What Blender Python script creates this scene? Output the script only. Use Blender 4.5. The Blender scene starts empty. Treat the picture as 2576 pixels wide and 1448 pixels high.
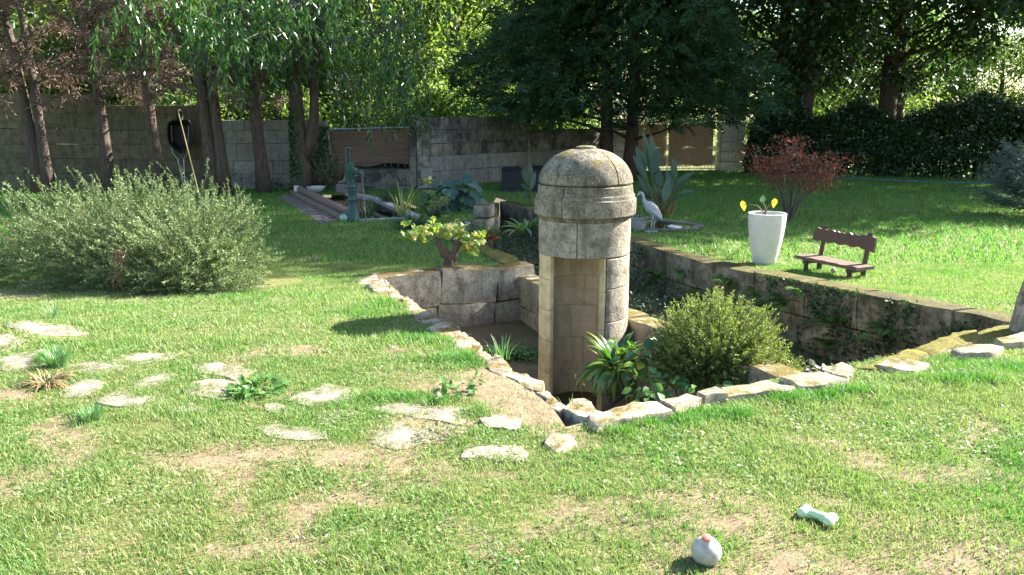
import bpy, bmesh, math, random
import numpy as np
from mathutils import Vector, Matrix, noise as mnoise
from mathutils.geometry import delaunay_2d_cdt
R = math.radians
SC = bpy.context.scene
COL = SC.collection

# ---------------------------------------------------------------- camera, sky, sun, exposure
F, CX, CY, PITCH = 2000.0, 1288.0, 724.0, R(12.2)
CAM = Vector((0, 0, 1.9))
cd = bpy.data.cameras.new('camera'); cam = bpy.data.objects.new('camera', cd); COL.objects.link(cam)
cd.sensor_width = 36; cd.lens = 36 * F / 2576; cd.clip_start = 0.05; cd.clip_end = 2000
cam.location = CAM; cam.rotation_euler = (R(90) - PITCH, 0, 0)
SC.camera = cam
SUN_EL, SUN_AZ = R(33), math.atan2(0.43, 0.90)          # azimuth measured from +x towards +y
SUNV = Vector((math.cos(SUN_EL) * math.cos(SUN_AZ), math.cos(SUN_EL) * math.sin(SUN_AZ), math.sin(SUN_EL)))
w = bpy.data.worlds.new('World'); SC.world = w; w.use_nodes = True
nt = w.node_tree; nt.nodes.clear()
sky = nt.nodes.new('ShaderNodeTexSky'); sky.sky_type = 'NISHITA'; sky.sun_disc = False
sky.sun_elevation = SUN_EL; sky.sun_rotation = R(90) - SUN_AZ
sky.air_density = 1.0; sky.dust_density = 1.2; sky.ozone_density = 1.0
bg = nt.nodes.new('ShaderNodeBackground'); bg.inputs['Strength'].default_value = 0.075
wo = nt.nodes.new('ShaderNodeOutputWorld')
nt.links.new(sky.outputs[0], bg.inputs[0]); nt.links.new(bg.outputs[0], wo.inputs[0])
sl = bpy.data.lights.new('sun', 'SUN'); sl.energy = 5.0; sl.angle = R(0.53); sl.color = (1.0, 0.95, 0.87)
so = bpy.data.objects.new('sun', sl); COL.objects.link(so)
so.rotation_euler = SUNV.to_track_quat('Z', 'Y').to_euler(); so.location = (20, 10, 20)
SC.view_settings.view_transform = 'Standard'; SC.view_settings.look = 'None'
SC.view_settings.exposure = 2.6; SC.view_settings.gamma = 1.0
SC.cycles.use_denoising = True
SC.cycles.max_bounces = 7; SC.cycles.diffuse_bounces = 4; SC.cycles.transmission_bounces = 6
SC.cycles.caustics_reflective = False; SC.cycles.caustics_refractive = False

# ---------------------------------------------------------------- terrain and pixel -> place helpers
def sstep(a, b, x):
    t = np.clip((np.asarray(x, float) - a) / (b - a), 0, 1); return t * t * (3 - 2 * t)
def zt(x, y):
    return -0.45 * sstep(5, 14, y)
_fw = Vector((0, math.cos(PITCH), -math.sin(PITCH))); _up = Vector((0, math.sin(PITCH), math.cos(PITCH)))
def ray(px, py):
    return (_fw * F + Vector((1, 0, 0)) * (px - CX) - _up * (py - CY)).normalized()
def G(px, py, dz=0.0):                      # where the sight line meets the ground (raised by dz)
    d = ray(px, py); t = 1.0
    for _ in range(60):
        z = float(zt(0, CAM.y + d.y * t)) + dz
        t = t + 0.8 * ((z - CAM.z) / d.z - t)
    return CAM + d * t
def at(px, py, Y):                          # the point at distance Y on the sight line
    d = ray(px, py); return CAM + d * (Y / d.y)
def Z7(a, b): return ((2200 + a / 1.571) * .67083, (900 + b / 1.571) * .67083)
def Z8(a, b): return ((1300 + a / 1.931) * .67083, (950 + b / 1.931) * .67083)

# ---------------------------------------------------------------- tagging
def tag(o, label=None, cat=None, group=None, kind=None):
    if label: o['label'] = label
    if cat: o['category'] = cat
    if group: o['group'] = group
    if kind: o['kind'] = kind
    return o
def thing(name, label, cat, loc=(0, 0, 0), rz=0.0, group=None):
    o = bpy.data.objects.new(name, None); COL.objects.link(o)
    o.location = loc; o.rotation_euler = (0, 0, rz); o.empty_display_size = 0.1
    return tag(o, label, cat, group, 'thing')
def link(name, me, mat, parent=None, smooth=False, loc=None):
    o = bpy.data.objects.new(name, me); COL.objects.link(o)
    if mat is not None and len(me.materials) == 0: me.materials.append(mat)
    if parent is not None: o.parent = parent
    if loc is not None: o.location = loc
    if smooth:
        me.polygons.foreach_set('use_smooth', np.ones(len(me.polygons), bool))
        if smooth is not True: me.set_sharp_from_angle(angle=R(smooth))
    return o
def copy_tree(o, parent=None):
    c = o.copy(); COL.objects.link(c); c.parent = parent
    for ch in list(o.children):
        k = copy_tree(ch, c)
    return c

# ---------------------------------------------------------------- mesh helpers
class MB:
    def __init__(s): s.v = []; s.f = []
    def add(s, vs, fs):
        n = len(s.v); s.v += [tuple(v) for v in vs]; s.f += [tuple(i + n for i in f) for f in fs]; return s
    def box(s, c, size, rz=0, M=None):
        x, y, z = size[0] / 2, size[1] / 2, size[2] / 2
        vs = [Vector((a * x, b * y, d * z)) for a in (-1, 1) for b in (-1, 1) for d in (-1, 1)]
        if M is not None: vs = [M @ v for v in vs]
        ca, sa = math.cos(rz), math.sin(rz)
        vs = [(c[0] + v.x * ca - v.y * sa, c[1] + v.x * sa + v.y * ca, c[2] + v.z) for v in vs]
        return s.add(vs, [(0, 1, 3, 2), (4, 6, 7, 5), (0, 4, 5, 1), (2, 3, 7, 6), (0, 2, 6, 4), (1, 5, 7, 3)])
    def tube(s, pts, rad, n=8, cap=True, jit=0, rng=None):
        pts = [Vector(p) for p in pts]
        if not hasattr(rad, '__len__'): rad = [rad] * len(pts)
        rings = []; prev = None
        for i, p in enumerate(pts):
            t = (pts[min(i + 1, len(pts) - 1)] - pts[max(i - 1, 0)]).normalized()
            if prev is None:
                a = t.cross(Vector((0.13, 0.2, 1)) if abs(t.z) < .95 else Vector((1, 0.1, 0))).normalized()
            else:
                a = (prev - t * prev.dot(t)).normalized()
            prev = a; b = t.cross(a)
            ring = []
            for k in range(n):
                th = 2 * math.pi * k / n
                r = rad[i] * (1 + (rng.uniform(-jit, jit) if jit else 0))
                ring.append(p + (a * math.cos(th) + b * math.sin(th)) * r)
            rings.append(ring)
        vs = [v for r in rings for v in r]; fs = []
        for i in range(len(pts) - 1):
            for k in range(n):
                k2 = (k + 1) % n
                fs.append((i * n + k, i * n + k2, (i + 1) * n + k2, (i + 1) * n + k))
        if cap: fs.append(tuple(range(n - 1, -1, -1))); fs.append(tuple((len(pts) - 1) * n + k for k in range(n)))
        return s.add(vs, fs)
    def lathe(s, prof, n=24, c=(0, 0, 0), cap=True):
        vs = []; fs = []
        for r, z in prof:
            for k in range(n):
                th = 2 * math.pi * k / n; vs.append((c[0] + r * math.cos(th), c[1] + r * math.sin(th), c[2] + z))
        for i in range(len(prof) - 1):
            for k in range(n):
                k2 = (k + 1) % n; fs.append((i * n + k, i * n + k2, (i + 1) * n + k2, (i + 1) * n + k))
        if cap: fs.append(tuple(range(n - 1, -1, -1))); fs.append(tuple((len(prof) - 1) * n + k for k in range(n)))
        return s.add(vs, fs)
    def prism(s, outline, thick, M):       # outline in local xz, thickness along local y
        n = len(outline)
        vs = [M @ Vector((x, -thick / 2, z)) for x, z in outline] + [M @ Vector((x, thick / 2, z)) for x, z in outline]
        fs = [tuple(range(n)), tuple(range(2 * n - 1, n - 1, -1))] + [(i, i + n, (i + 1) % n + n, (i + 1) % n) for i in range(n)]
        return s.add(vs, fs)
    def mesh(s, name, flip=True):
        me = bpy.data.meshes.new(name); me.from_pydata(s.v, [], s.f)
        bm = bmesh.new(); bm.from_mesh(me); bmesh.ops.recalc_face_normals(bm, faces=bm.faces); bm.to_mesh(me); bm.free()
        return me
    def build(s, name, mat, parent=None, smooth=False, loc=None):
        return link(name, s.mesh(name), mat, parent, smooth, loc)

def np_mesh(name, co, faces, k):            # co (N,3), faces (M,k)
    me = bpy.data.meshes.new(name); n, m = len(co), len(faces)
    me.vertices.add(n); me.vertices.foreach_set('co', np.ascontiguousarray(co, np.float32).ravel())
    me.loops.add(m * k); me.loops.foreach_set('vertex_index', np.ascontiguousarray(faces, np.int32).ravel())
    me.polygons.add(m); me.polygons.foreach_set('loop_start', np.arange(0, m * k, k, dtype=np.int32))
    me.update(calc_edges=True); return me
def unit(a): return a / np.maximum(np.linalg.norm(a, axis=1, keepdims=True), 1e-9)
def leaf_mesh(name, P, D, N, L, W, mid=.42, cup=0.0):    # one diamond-shaped leaf per point
    D = unit(D); S = unit(np.cross(D, N)); N2 = np.cross(S, D)
    L = np.broadcast_to(np.asarray(L, float).reshape(-1, 1), (len(P), 1)); W = np.broadcast_to(np.asarray(W, float).reshape(-1, 1), (len(P), 1))
    a = P; b = P + D * L * mid + S * W * .5 + N2 * W * cup; c = P + D * L - N2 * L * .12; d = P + D * L * mid - S * W * .5 + N2 * W * cup
    co = np.stack([a, b, c, d], 1).reshape(-1, 3)
    return np_mesh(name, co, np.arange(len(co)).reshape(-1, 4), 4)
def rvec(rng, n): return unit(rng.normal(size=(n, 3)))
def inpoly(x, y, poly):
    x = np.asarray(x); y = np.asarray(y); r = np.zeros(x.shape, bool); n = len(poly)
    for i in range(n):
        x0, y0 = poly[i][0], poly[i][1]; x1, y1 = poly[(i + 1) % n][0], poly[(i + 1) % n][1]
        c = ((y0 > y) != (y1 > y)) & (x < (x1 - x0) * (y - y0) / (y1 - y0 + 1e-12) + x0); r ^= c
    return r
def grow(poly, d):                          # push a polygon outward from its centre by d metres
    c = Vector((sum(p[0] for p in poly) / len(poly), sum(p[1] for p in poly) / len(poly)))
    o = []
    for p in poly:
        v = Vector((p[0], p[1])) - c; o.append(c + v * (1 + d / max(v.length, .05)))
    return o
_tab = np.random.default_rng(5).random((256, 256))
def vnoise(x, y, s, seed=0):
    x = np.asarray(x, float) * s + seed * 17.3; y = np.asarray(y, float) * s + seed * 9.1
    xi = np.floor(x).astype(int); yi = np.floor(y).astype(int); fx = x - xi; fy = y - yi
    fx = fx * fx * (3 - 2 * fx); fy = fy * fy * (3 - 2 * fy)
    t = lambda a, b: _tab[a % 256, b % 256]
    return (t(xi, yi) * (1 - fx) + t(xi + 1, yi) * fx) * (1 - fy) + (t(xi, yi + 1) * (1 - fx) + t(xi + 1, yi + 1) * fx) * fy

# ---------------------------------------------------------------- materials
def new_mat(name):
    m = bpy.data.materials.new(name); m.use_nodes = True; t = m.node_tree; t.nodes.clear()
    out = t.nodes.new('ShaderNodeOutputMaterial'); return m, t, out
def nd(t, kind, **kw):
    n = t.nodes.new(kind)
    for k, v in kw.items():
        if k in n.inputs: n.inputs[k].default_value = v
        else: setattr(n, k, v)
    return n
def mixc(t, fac, a, b, blend='MIX'):
    n = t.nodes.new('ShaderNodeMix'); n.data_type = 'RGBA'; n.blend_type = blend
    def put(i, v):
        if hasattr(v, 'is_linked') or hasattr(v, 'links'): t.links.new(v, n.inputs[i])
        else: n.inputs[i].default_value = v if not isinstance(v, tuple) else (*v, 1)[:4]
    put(0, fac); put(6, a); put(7, b); return n.outputs[2]
def ramp(t, src, stops):
    n = t.nodes.new('ShaderNodeValToRGB'); e = n.color_ramp.elements
    while len(e) < len(stops): e.new(0.5)
    for i, (p, c) in enumerate(stops):
        e[i].position = p; e[i].color = (*c, 1) if hasattr(c, '__len__') else (c, c, c, 1)
    t.links.new(src, n.inputs[0]); return n.outputs[0]
def tex(t, pos, kind, scale, detail=5, rough=.6, out=0):
    n = t.nodes.new('ShaderNodeTexNoise' if kind == 'noise' else 'ShaderNodeTexVoronoi')
    n.inputs['Scale'].default_value = scale
    if kind == 'noise': n.inputs['Detail'].default_value = detail; n.inputs['Roughness'].default_value = rough
    t.links.new(pos, n.inputs['Vector']); return n.outputs[out]
def stone_mat(name, light, mid, dark, moss=None, moss_amt=.5, scale=1.0, bump=.5, lichen=None, side=None, speck=.5, streak=None):
    m, t, out = new_mat(name)
    geo = nd(t, 'ShaderNodeNewGeometry'); pos = geo.outputs['Position']
    big = tex(t, pos, 'noise', 1.7 * scale, 4); med = tex(t, pos, 'noise', 7 * scale, 6, .65); fine = tex(t, pos, 'noise', 38 * scale, 6, .7)
    c = mixc(t, ramp(t, big, [(.38, 0.0), (.62, 1.0)]), mid, light)
    c = mixc(t, ramp(t, med, [(.45, 0.0), (.66, .85)]), c, dark)
    c = mixc(t, ramp(t, fine, [(.48, 0.0), (.62, speck)]), c, tuple(v * .45 for v in dark))
    vor = tex(t, pos, 'vor', 26 * scale)
    if lichen: c = mixc(t, ramp(t, vor, [(.12, .9), (.24, 0.0)]), c, lichen)
    isl = nd(t, 'ShaderNodeObjectInfo').outputs['Random']
    c = mixc(t, .35, c, mixc(t, 1.0, c, ramp(t, isl, [(0, (.72, .70, .66)), (1, (1.25, 1.22, 1.15))]), 'MULTIPLY'))
    if moss:
        sx = nd(t, 'ShaderNodeSeparateXYZ'); t.links.new(geo.outputs['Normal'], sx.inputs[0])
        ma = t.nodes.new('ShaderNodeMath'); ma.operation = 'MULTIPLY_ADD'; ma.inputs[1].default_value = .34; 
        t.links.new(sx.outputs[2], ma.inputs[0]); t.links.new(tex(t, pos, 'noise', 4.2 * scale, 6, .7), ma.inputs[2])
        th = .92 - moss_amt * .5
        mc = mixc(t, ramp(t, tex(t, pos, 'noise', 24, 3), [(.35, 0), (.65, 1)]), moss, tuple(v * .5 for v in moss))
        c = mixc(t, ramp(t, ma.outputs[0], [(th - .06, 0.0), (th + .08, 1.0)]), c, mc)
    if streak:                              # run-off stains drawn out down the stone
        mp = nd(t, 'ShaderNodeMapping'); mp.inputs['Scale'].default_value = (8, 8, .9); t.links.new(pos, mp.inputs[0])
        c = mixc(t, ramp(t, tex(t, mp.outputs[0], 'noise', 1.0, 6, .7), [(.5, 0), (.68, .75)]), c, streak)
    if side:                                # dark grime with a ragged edge on the flanks
        c = mixc(t, ramp(t, tex(t, pos, 'noise', 2.6 * scale, 7, .75), [(.46, 0), (.6, .9)]), c, side)
    b = nd(t, 'ShaderNodeBsdfPrincipled', Roughness=.92); b.inputs['Specular IOR Level'].default_value = .15
    t.links.new(c, b.inputs['Base Color'])
    bp = nd(t, 'ShaderNodeBump', Strength=bump, Distance=.02)
    hh = t.nodes.new('ShaderNodeMath'); hh.operation = 'ADD'; t.links.new(med, hh.inputs[0]); t.links.new(fine, hh.inputs[1])
    t.links.new(hh.outputs[0], bp.inputs['Height']); t.links.new(bp.outputs[0], b.inputs['Normal'])
    t.links.new(b.outputs[0], out.inputs[0]); return m
def leaf_mat(name, cols, trans=.35, tcol=None, rough=.45, spec=.4, patch=None, patch_scale=.6, patch_rng=(.45, .65)):
    m, t, out = new_mat(name); geo = nd(t, 'ShaderNodeNewGeometry')
    k = len(cols); c = ramp(t, geo.outputs['Random Per Island'], [(i / max(k - 1, 1), col) for i, col in enumerate(cols)])
    if patch: c = mixc(t, ramp(t, tex(t, geo.outputs['Position'], 'noise', patch_scale, 4), [(patch_rng[0], 0.0), (patch_rng[1], 1.0)]), c, mixc(t, .6, c, patch))
    b = nd(t, 'ShaderNodeBsdfPrincipled', Roughness=rough); b.inputs['Specular IOR Level'].default_value = spec
    t.links.new(c, b.inputs['Base Color'])
    tr = nd(t, 'ShaderNodeBsdfTranslucent')
    t.links.new(mixc(t, 1.0, c, tcol or (1.5, 1.6, .7), 'MULTIPLY'), tr.inputs[0])
    mx = nd(t, 'ShaderNodeMixShader'); mx.inputs[0].default_value = trans
    t.links.new(b.outputs[0], mx.inputs[1]); t.links.new(tr.outputs[0], mx.inputs[2]); t.links.new(mx.outputs[0], out.inputs[0]); return m
def plain_mat(name, col, rough=.6, metal=0, spec=.4, var=.25, scale=8, bump=.15, col2=None, sss=0):
    m, t, out = new_mat(name); geo = nd(t, 'ShaderNodeNewGeometry'); n = tex(t, geo.outputs['Position'], 'noise', scale, 6, .65)
    c = mixc(t, ramp(t, n, [(.35, 0.0), (.7, 1.0)]), col, col2 or tuple(max(v * (1 - var * 1.6), 0) for v in col))
    b = nd(t, 'ShaderNodeBsdfPrincipled', Roughness=rough, Metallic=metal); b.inputs['Specular IOR Level'].default_value = spec
    if sss: b.inputs['Subsurface Weight'].default_value = sss; b.inputs['Subsurface Radius'].default_value = (.05, .05, .04); b.inputs['Subsurface Scale'].default_value = .5
    t.links.new(c, b.inputs['Base Color']); bp = nd(t, 'ShaderNodeBump', Strength=bump, Distance=.01)
    t.links.new(tex(t, geo.outputs['Position'], 'noise', scale * 5, 5), bp.inputs['Height']); t.links.new(bp.outputs[0], b.inputs['Normal'])
    t.links.new(b.outputs[0], out.inputs[0]); return m
def bark_mat(name, a, b_, sc=1.0):
    m, t, out = new_mat(name); geo = nd(t, 'ShaderNodeNewGeometry'); mp = nd(t, 'ShaderNodeMapping'); mp.inputs['Scale'].default_value = (6 * sc, 6 * sc, 1.3 * sc)
    t.links.new(geo.outputs['Position'], mp.inputs[0]); n = tex(t, mp.outputs[0], 'noise', 3.0, 8, .7)
    c = ramp(t, n, [(.3, b_), (.65, a)])
    b = nd(t, 'ShaderNodeBsdfPrincipled', Roughness=.95); b.inputs['Specular IOR Level'].default_value = .1
    t.links.new(c, b.inputs['Base Color']); bp = nd(t, 'ShaderNodeBump', Strength=.9, Distance=.05)
    t.links.new(n, bp.inputs['Height']); t.links.new(bp.outputs[0], b.inputs['Normal']); t.links.new(b.outputs[0], out.inputs[0]); return m

M = {}
M['tower'] = stone_mat('weathered limestone', (.37, .33, .265), (.25, .222, .175), (.115, .10, .077), lichen=(.42, .38, .27), bump=.6, moss=(.20, .17, .05), moss_amt=.12, streak=(.115, .10, .078))
M['cornice'] = stone_mat('lichened limestone', (.31, .278, .215), (.195, .175, .135), (.08, .072, .054), lichen=(.36, .33, .24), bump=.8, moss=(.19, .16, .05), moss_amt=.2, speck=.7, streak=(.085, .075, .058))
M['cream'] = stone_mat('cream limestone', (.56, .45, .26), (.48, .385, .215), (.34, .27, .15), bump=.25, speck=.15)
M['niche'] = stone_mat('stained cream limestone', (.66, .54, .36), (.58, .47, .31), (.42, .335, .22), bump=.3, speck=.25, streak=(.40, .31, .20))
M['wall'] = stone_mat('mossy wall stone', (.32, .28, .20), (.20, .175, .12), (.10, .09, .06), moss=(.13, .115, .03), moss_amt=.55, side=(.05, .045, .025), bump=.7, streak=(.06, .055, .03))
M['cross'] = stone_mat('grey wall stone', (.36, .325, .26), (.25, .225, .18), (.12, .11, .085), moss=(.15, .105, .035), moss_amt=.34, bump=.7, streak=(.09, .08, .06))
M['coping'] = stone_mat('pale coping stone', (.44, .385, .29), (.35, .30, .22), (.20, .17, .12), moss=(.19, .15, .05), moss_amt=.12, bump=.9, speck=.5)
M['edging'] = stone_mat('rough edging rock', (.42, .375, .295), (.32, .28, .21), (.17, .145, .105), moss=(.20, .14, .05), moss_amt=.15, bump=1.0, speck=.6)
M['copmoss'] = stone_mat('mossy coping stone', (.40, .33, .21), (.28, .23, .13), (.16, .13, .06), moss=(.17, .15, .03), moss_amt=.7, bump=.9)
M['slab'] = stone_mat('pale slab', (.37, .325, .255), (.30, .26, .20), (.19, .16, .12), bump=.9, speck=.55, moss=(.12, .13, .04), moss_amt=.05)
M['soil'] = plain_mat('soil', (.17, .115, .072), .95, spec=.1, col2=(.26, .19, .12), scale=14, bump=.8)
M['darksoil'] = plain_mat('damp soil', (.05, .038, .024), .95, spec=.1, col2=(.085, .06, .035), scale=6, bump=.8)
M['silt'] = plain_mat('silt', (.13, .10, .05), .8, spec=.2, col2=(.075, .06, .03), scale=3, bump=.3)
M['concrete'] = stone_mat('grey block wall', (.28, .265, .235), (.22, .21, .185), (.15, .14, .12), bump=.3, speck=.2, scale=.6, streak=(.10, .095, .08))
M['oldwall'] = stone_mat('olive stained block wall', (.17, .155, .10), (.125, .115, .075), (.075, .07, .045), bump=.4, scale=.6, moss=(.05, .06, .02), moss_amt=.15, streak=(.05, .05, .028))
M['blackwall'] = stone_mat('black stained wall', (.30, .27, .22), (.20, .18, .15), (.085, .08, .07), side=(.045, .043, .038), bump=.5, scale=.5, streak=(.05, .048, .04))
M['white'] = plain_mat('white plastic', (.60, .59, .52), .4, spec=.4, var=.10, bump=.0, sss=.15)
M['whitestone'] = plain_mat('white cast stone', (.62, .60, .55), .8, var=.15, bump=.3)
M['heron'] = plain_mat('grey white painted resin', (.40, .405, .41), .6, var=.3, scale=20)
M['wing'] = plain_mat('slate painted resin', (.26, .28, .32), .6, col2=(.42, .43, .45), scale=40)
M['wood'] = plain_mat('brown stained wood', (.095, .05, .034), .55, spec=.35, col2=(.06, .032, .022), scale=12, bump=.3)
M['seatwood'] = plain_mat('worn seat wood', (.15, .10, .072), .6, spec=.35, col2=(.10, .068, .05), scale=14, bump=.3)
M['pump'] = plain_mat('green painted iron', (.028, .075, .065), .5, spec=.4, col2=(.018, .045, .04), scale=16, bump=.2)
M['black'] = plain_mat('black plastic', (.012, .012, .013), .6, spec=.3)
M['steel'] = plain_mat('galvanised steel', (.42, .44, .47), .4, metal=.8, bump=.1)
M['whitepaint'] = plain_mat('white painted iron', (.62, .62, .60), .6, col2=(.45, .42, .38), scale=20)
M['bamboo'] = plain_mat('bamboo', (.20, .16, .05), .6, col2=(.13, .10, .03), scale=14)
M['hose'] = plain_mat('blue hose', (.12, .17, .42), .45, var=.1)
M['plank'] = plain_mat('weathered boards', (.19, .13, .10), .8, col2=(.12, .085, .07), scale=9, bump=.4)
M['paver'] = plain_mat('grey brown paver', (.17, .14, .12), .9, col2=(.11, .095, .085), scale=9, bump=.5)
M['pale'] = plain_mat('pale weathered timber', (.30, .30, .30), .8, col2=(.18, .18, .18), scale=6)
M['toygreen'] = plain_mat('pale green rubber', (.44, .60, .36), .5, var=.05, bump=.0)
M['toyball'] = plain_mat('bone white rubber', (.43, .405, .355), .55, var=.3, scale=22, bump=.1)
M['toyred'] = plain_mat('faded red rubber', (.62, .19, .13), .5, var=.15, scale=40)
M['statue'] = plain_mat('brown cast stone', (.20, .17, .145), .8, var=.3, scale=18)
M['blue'] = plain_mat('blue plastic', (.05, .12, .30), .4)
M['glass'] = plain_mat('green glazed ball', (.20, .36, .25), .1, spec=.8, var=.1, bump=0)
M['bark'] = bark_mat('brown bark', (.125, .098, .078), (.042, .032, .026))
M['barkdark'] = bark_mat('dark bark', (.095, .068, .052), (.03, .022, .018))
M['barkgrey'] = bark_mat('grey bark', (.17, .15, .125), (.065, .058, .048))
M['vinebark'] = bark_mat('shaggy vine bark', (.22, .16, .12), (.07, .048, .036), 3)
M['stem'] = plain_mat('green brown stem', (.14, .13, .05), .7)
M['twig'] = plain_mat('pale twig', (.20, .15, .10), .8)
def reed(name, a, b_, sx, sz):
    m, t, out = new_mat(name); geo = nd(t, 'ShaderNodeNewGeometry'); mp = nd(t, 'ShaderNodeMapping'); mp.inputs['Scale'].default_value = (sx, sx, sz)
    t.links.new(geo.outputs['Position'], mp.inputs[0]); n = tex(t, mp.outputs[0], 'noise', 1.0, 5, .7)
    b = nd(t, 'ShaderNodeBsdfPrincipled', Roughness=.9); b.inputs['Specular IOR Level'].default_value = .15
    t.links.new(ramp(t, n, [(.35, b_), (.65, a)]), b.inputs['Base Color']); bp = nd(t, 'ShaderNodeBump', Strength=.8, Distance=.02)
    t.links.new(n, bp.inputs['Height']); t.links.new(bp.outputs[0], b.inputs['Normal'])
    tr = nd(t, 'ShaderNodeBsdfTranslucent'); t.links.new(ramp(t, n, [(.35, b_), (.65, a)]), tr.inputs[0])
    mx = nd(t, 'ShaderNodeMixShader'); mx.inputs[0].default_value = .3; t.links.new(b.outputs[0], mx.inputs[1]); t.links.new(tr.outputs[0], mx.inputs[2])
    t.links.new(mx.outputs[0], out.inputs[0]); return m
M['reed_h'] = reed('brown reed matting', (.24, .165, .125), (.14, .095, .07), 1.2, 22)
M['reed_v'] = reed('tan reed matting', (.50, .36, .22), (.34, .24, .145), 18, 3)
def water(name):
    m, t, out = new_mat(name); b = nd(t, 'ShaderNodeBsdfPrincipled', Roughness=.04); b.inputs['Base Color'].default_value = (.012, .014, .008, 1); b.inputs['Specular IOR Level'].default_value = .6
    bp = nd(t, 'ShaderNodeBump', Strength=.06, Distance=.02); geo = nd(t, 'ShaderNodeNewGeometry'); t.links.new(tex(t, geo.outputs['Position'], 'noise', 6, 3), bp.inputs['Height']); t.links.new(bp.outputs[0], b.inputs['Normal'])
    t.links.new(b.outputs[0], out.inputs[0]); return m
M['part'] = stone_mat('partition stone', (.40, .34, .25), (.29, .245, .17), (.14, .12, .075), moss=(.16, .13, .035), moss_amt=.3, bump=.8)
M['pillar'] = stone_mat('pale gate pillar stone', (.62, .56, .43), (.52, .47, .36), (.36, .32, .24), bump=.3, speck=.15, scale=.6)
M['water'] = water('dark pond water')
M['ivy'] = leaf_mat('ivy leaf', [(.018, .04, .014), (.035, .075, .022), (.06, .10, .035)], .2)
M['broad'] = leaf_mat('woodland leaf', [(.05, .115, .025), (.10, .19, .045), (.17, .26, .07), (.25, .30, .10)], .52, tcol=(1.25, 1.4, .75), patch=(.18, .19, .05), patch_scale=.25)
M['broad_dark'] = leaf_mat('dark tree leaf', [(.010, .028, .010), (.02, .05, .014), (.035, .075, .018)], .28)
M['willow'] = leaf_mat('lance leaf', [(.014, .042, .012), (.03, .085, .018), (.06, .14, .028)], .36, rough=.28, spec=.6)
M['thuja'] = leaf_mat('thuja spray', [(.015, .040, .018), (.024, .058, .024), (.038, .078, .027), (.028, .062, .028)], .15, rough=.7, spec=.2, patch=(.12, .05, .012), patch_scale=.9, patch_rng=(.62, .74))
M['dead'] = leaf_mat('dry cypress twig', [(.09, .062, .048), (.16, .115, .085), (.26, .195, .145)], .15, tcol=(1.2, 1, .8), rough=.9, spec=.1)
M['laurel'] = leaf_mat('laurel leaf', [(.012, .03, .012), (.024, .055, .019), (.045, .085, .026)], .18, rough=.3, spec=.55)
M['rosemary'] = leaf_mat('rosemary needle', [(.07, .125, .045), (.125, .19, .07), (.21, .27, .115), (.165, .21, .085)], .25, tcol=(1.2, 1.25, .8), rough=.6)
M['rflower'] = leaf_mat('rosemary flower', [(.45, .45, .62), (.62, .62, .75)], .3, tcol=(1, 1, 1))
M['heath'] = leaf_mat('heath needle', [(.07, .115, .03), (.12, .17, .042), (.18, .225, .06), (.26, .275, .09)], .3, rough=.6)
M['juniper'] = leaf_mat('juniper spray', [(.04, .075, .055), (.065, .105, .08), (.09, .14, .105)], .15, tcol=(1, 1.2, 1), rough=.7)
M['maple'] = leaf_mat('red maple leaf', [(.08, .042, .034), (.12, .054, .042), (.16, .06, .042), (.34, .11, .045), (.11, .075, .05)], .4, tcol=(1.6, .9, .7))
M['canna'] = leaf_mat('canna leaf', [(.035, .075, .05), (.06, .11, .07), (.08, .135, .085)], .3, tcol=(1.2, 1.4, .7))
M['yellowleaf'] = leaf_mat('yellowed leaf', [(.42, .36, .05), (.52, .46, .06)], .45, tcol=(1.4, 1.3, .6))
M['vineleaf'] = leaf_mat('vine leaf', [(.12, .22, .04), (.20, .30, .06), (.32, .34, .07), (.16, .25, .05), (.35, .26, .06)], .45)
M['hosta'] = leaf_mat('blue green broad leaf', [(.028, .075, .06), (.045, .105, .08), (.065, .13, .10)], .2, rough=.4, tcol=(1, 1.3, .8))
M['strap'] = leaf_mat('strap leaf', [(.02, .055, .022), (.035, .08, .03), (.055, .11, .04)], .25, rough=.35, spec=.6)
M['purple'] = leaf_mat('purple strap leaf', [(.055, .014, .04), (.09, .022, .06), (.13, .04, .075)], .25, tcol=(1.3, .7, 1))
M['fern'] = leaf_mat('fern frond', [(.045, .12, .022), (.08, .18, .03), (.15, .25, .03)], .4)
M['harts'] = leaf_mat('hart tongue frond', [(.028, .085, .018), (.05, .13, .025), (.09, .19, .03), (.22, .26, .03)], .35, rough=.28, spec=.7)
M['redflower'] = leaf_mat('red flower', [(.55, .04, .05), (.65, .08, .07)], .3, tcol=(1.2, .8, .8))
M['weed'] = leaf_mat('weed leaf', [(.045, .12, .025), (.08, .18, .04), (.13, .24, .06)], .35)
M['flowerpale'] = leaf_mat('pale green seedhead', [(.22, .26, .08), (.30, .33, .11)], .4)
M['straw'] = leaf_mat('dry straw', [(.22, .16, .075), (.32, .24, .11), (.14, .10, .05)], .3, tcol=(1.2, 1, .7))
M['lavender'] = leaf_mat('grey green sprig', [(.14, .15, .09), (.22, .22, .14), (.30, .28, .18)], .3, tcol=(1.1, 1.1, .8))
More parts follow.
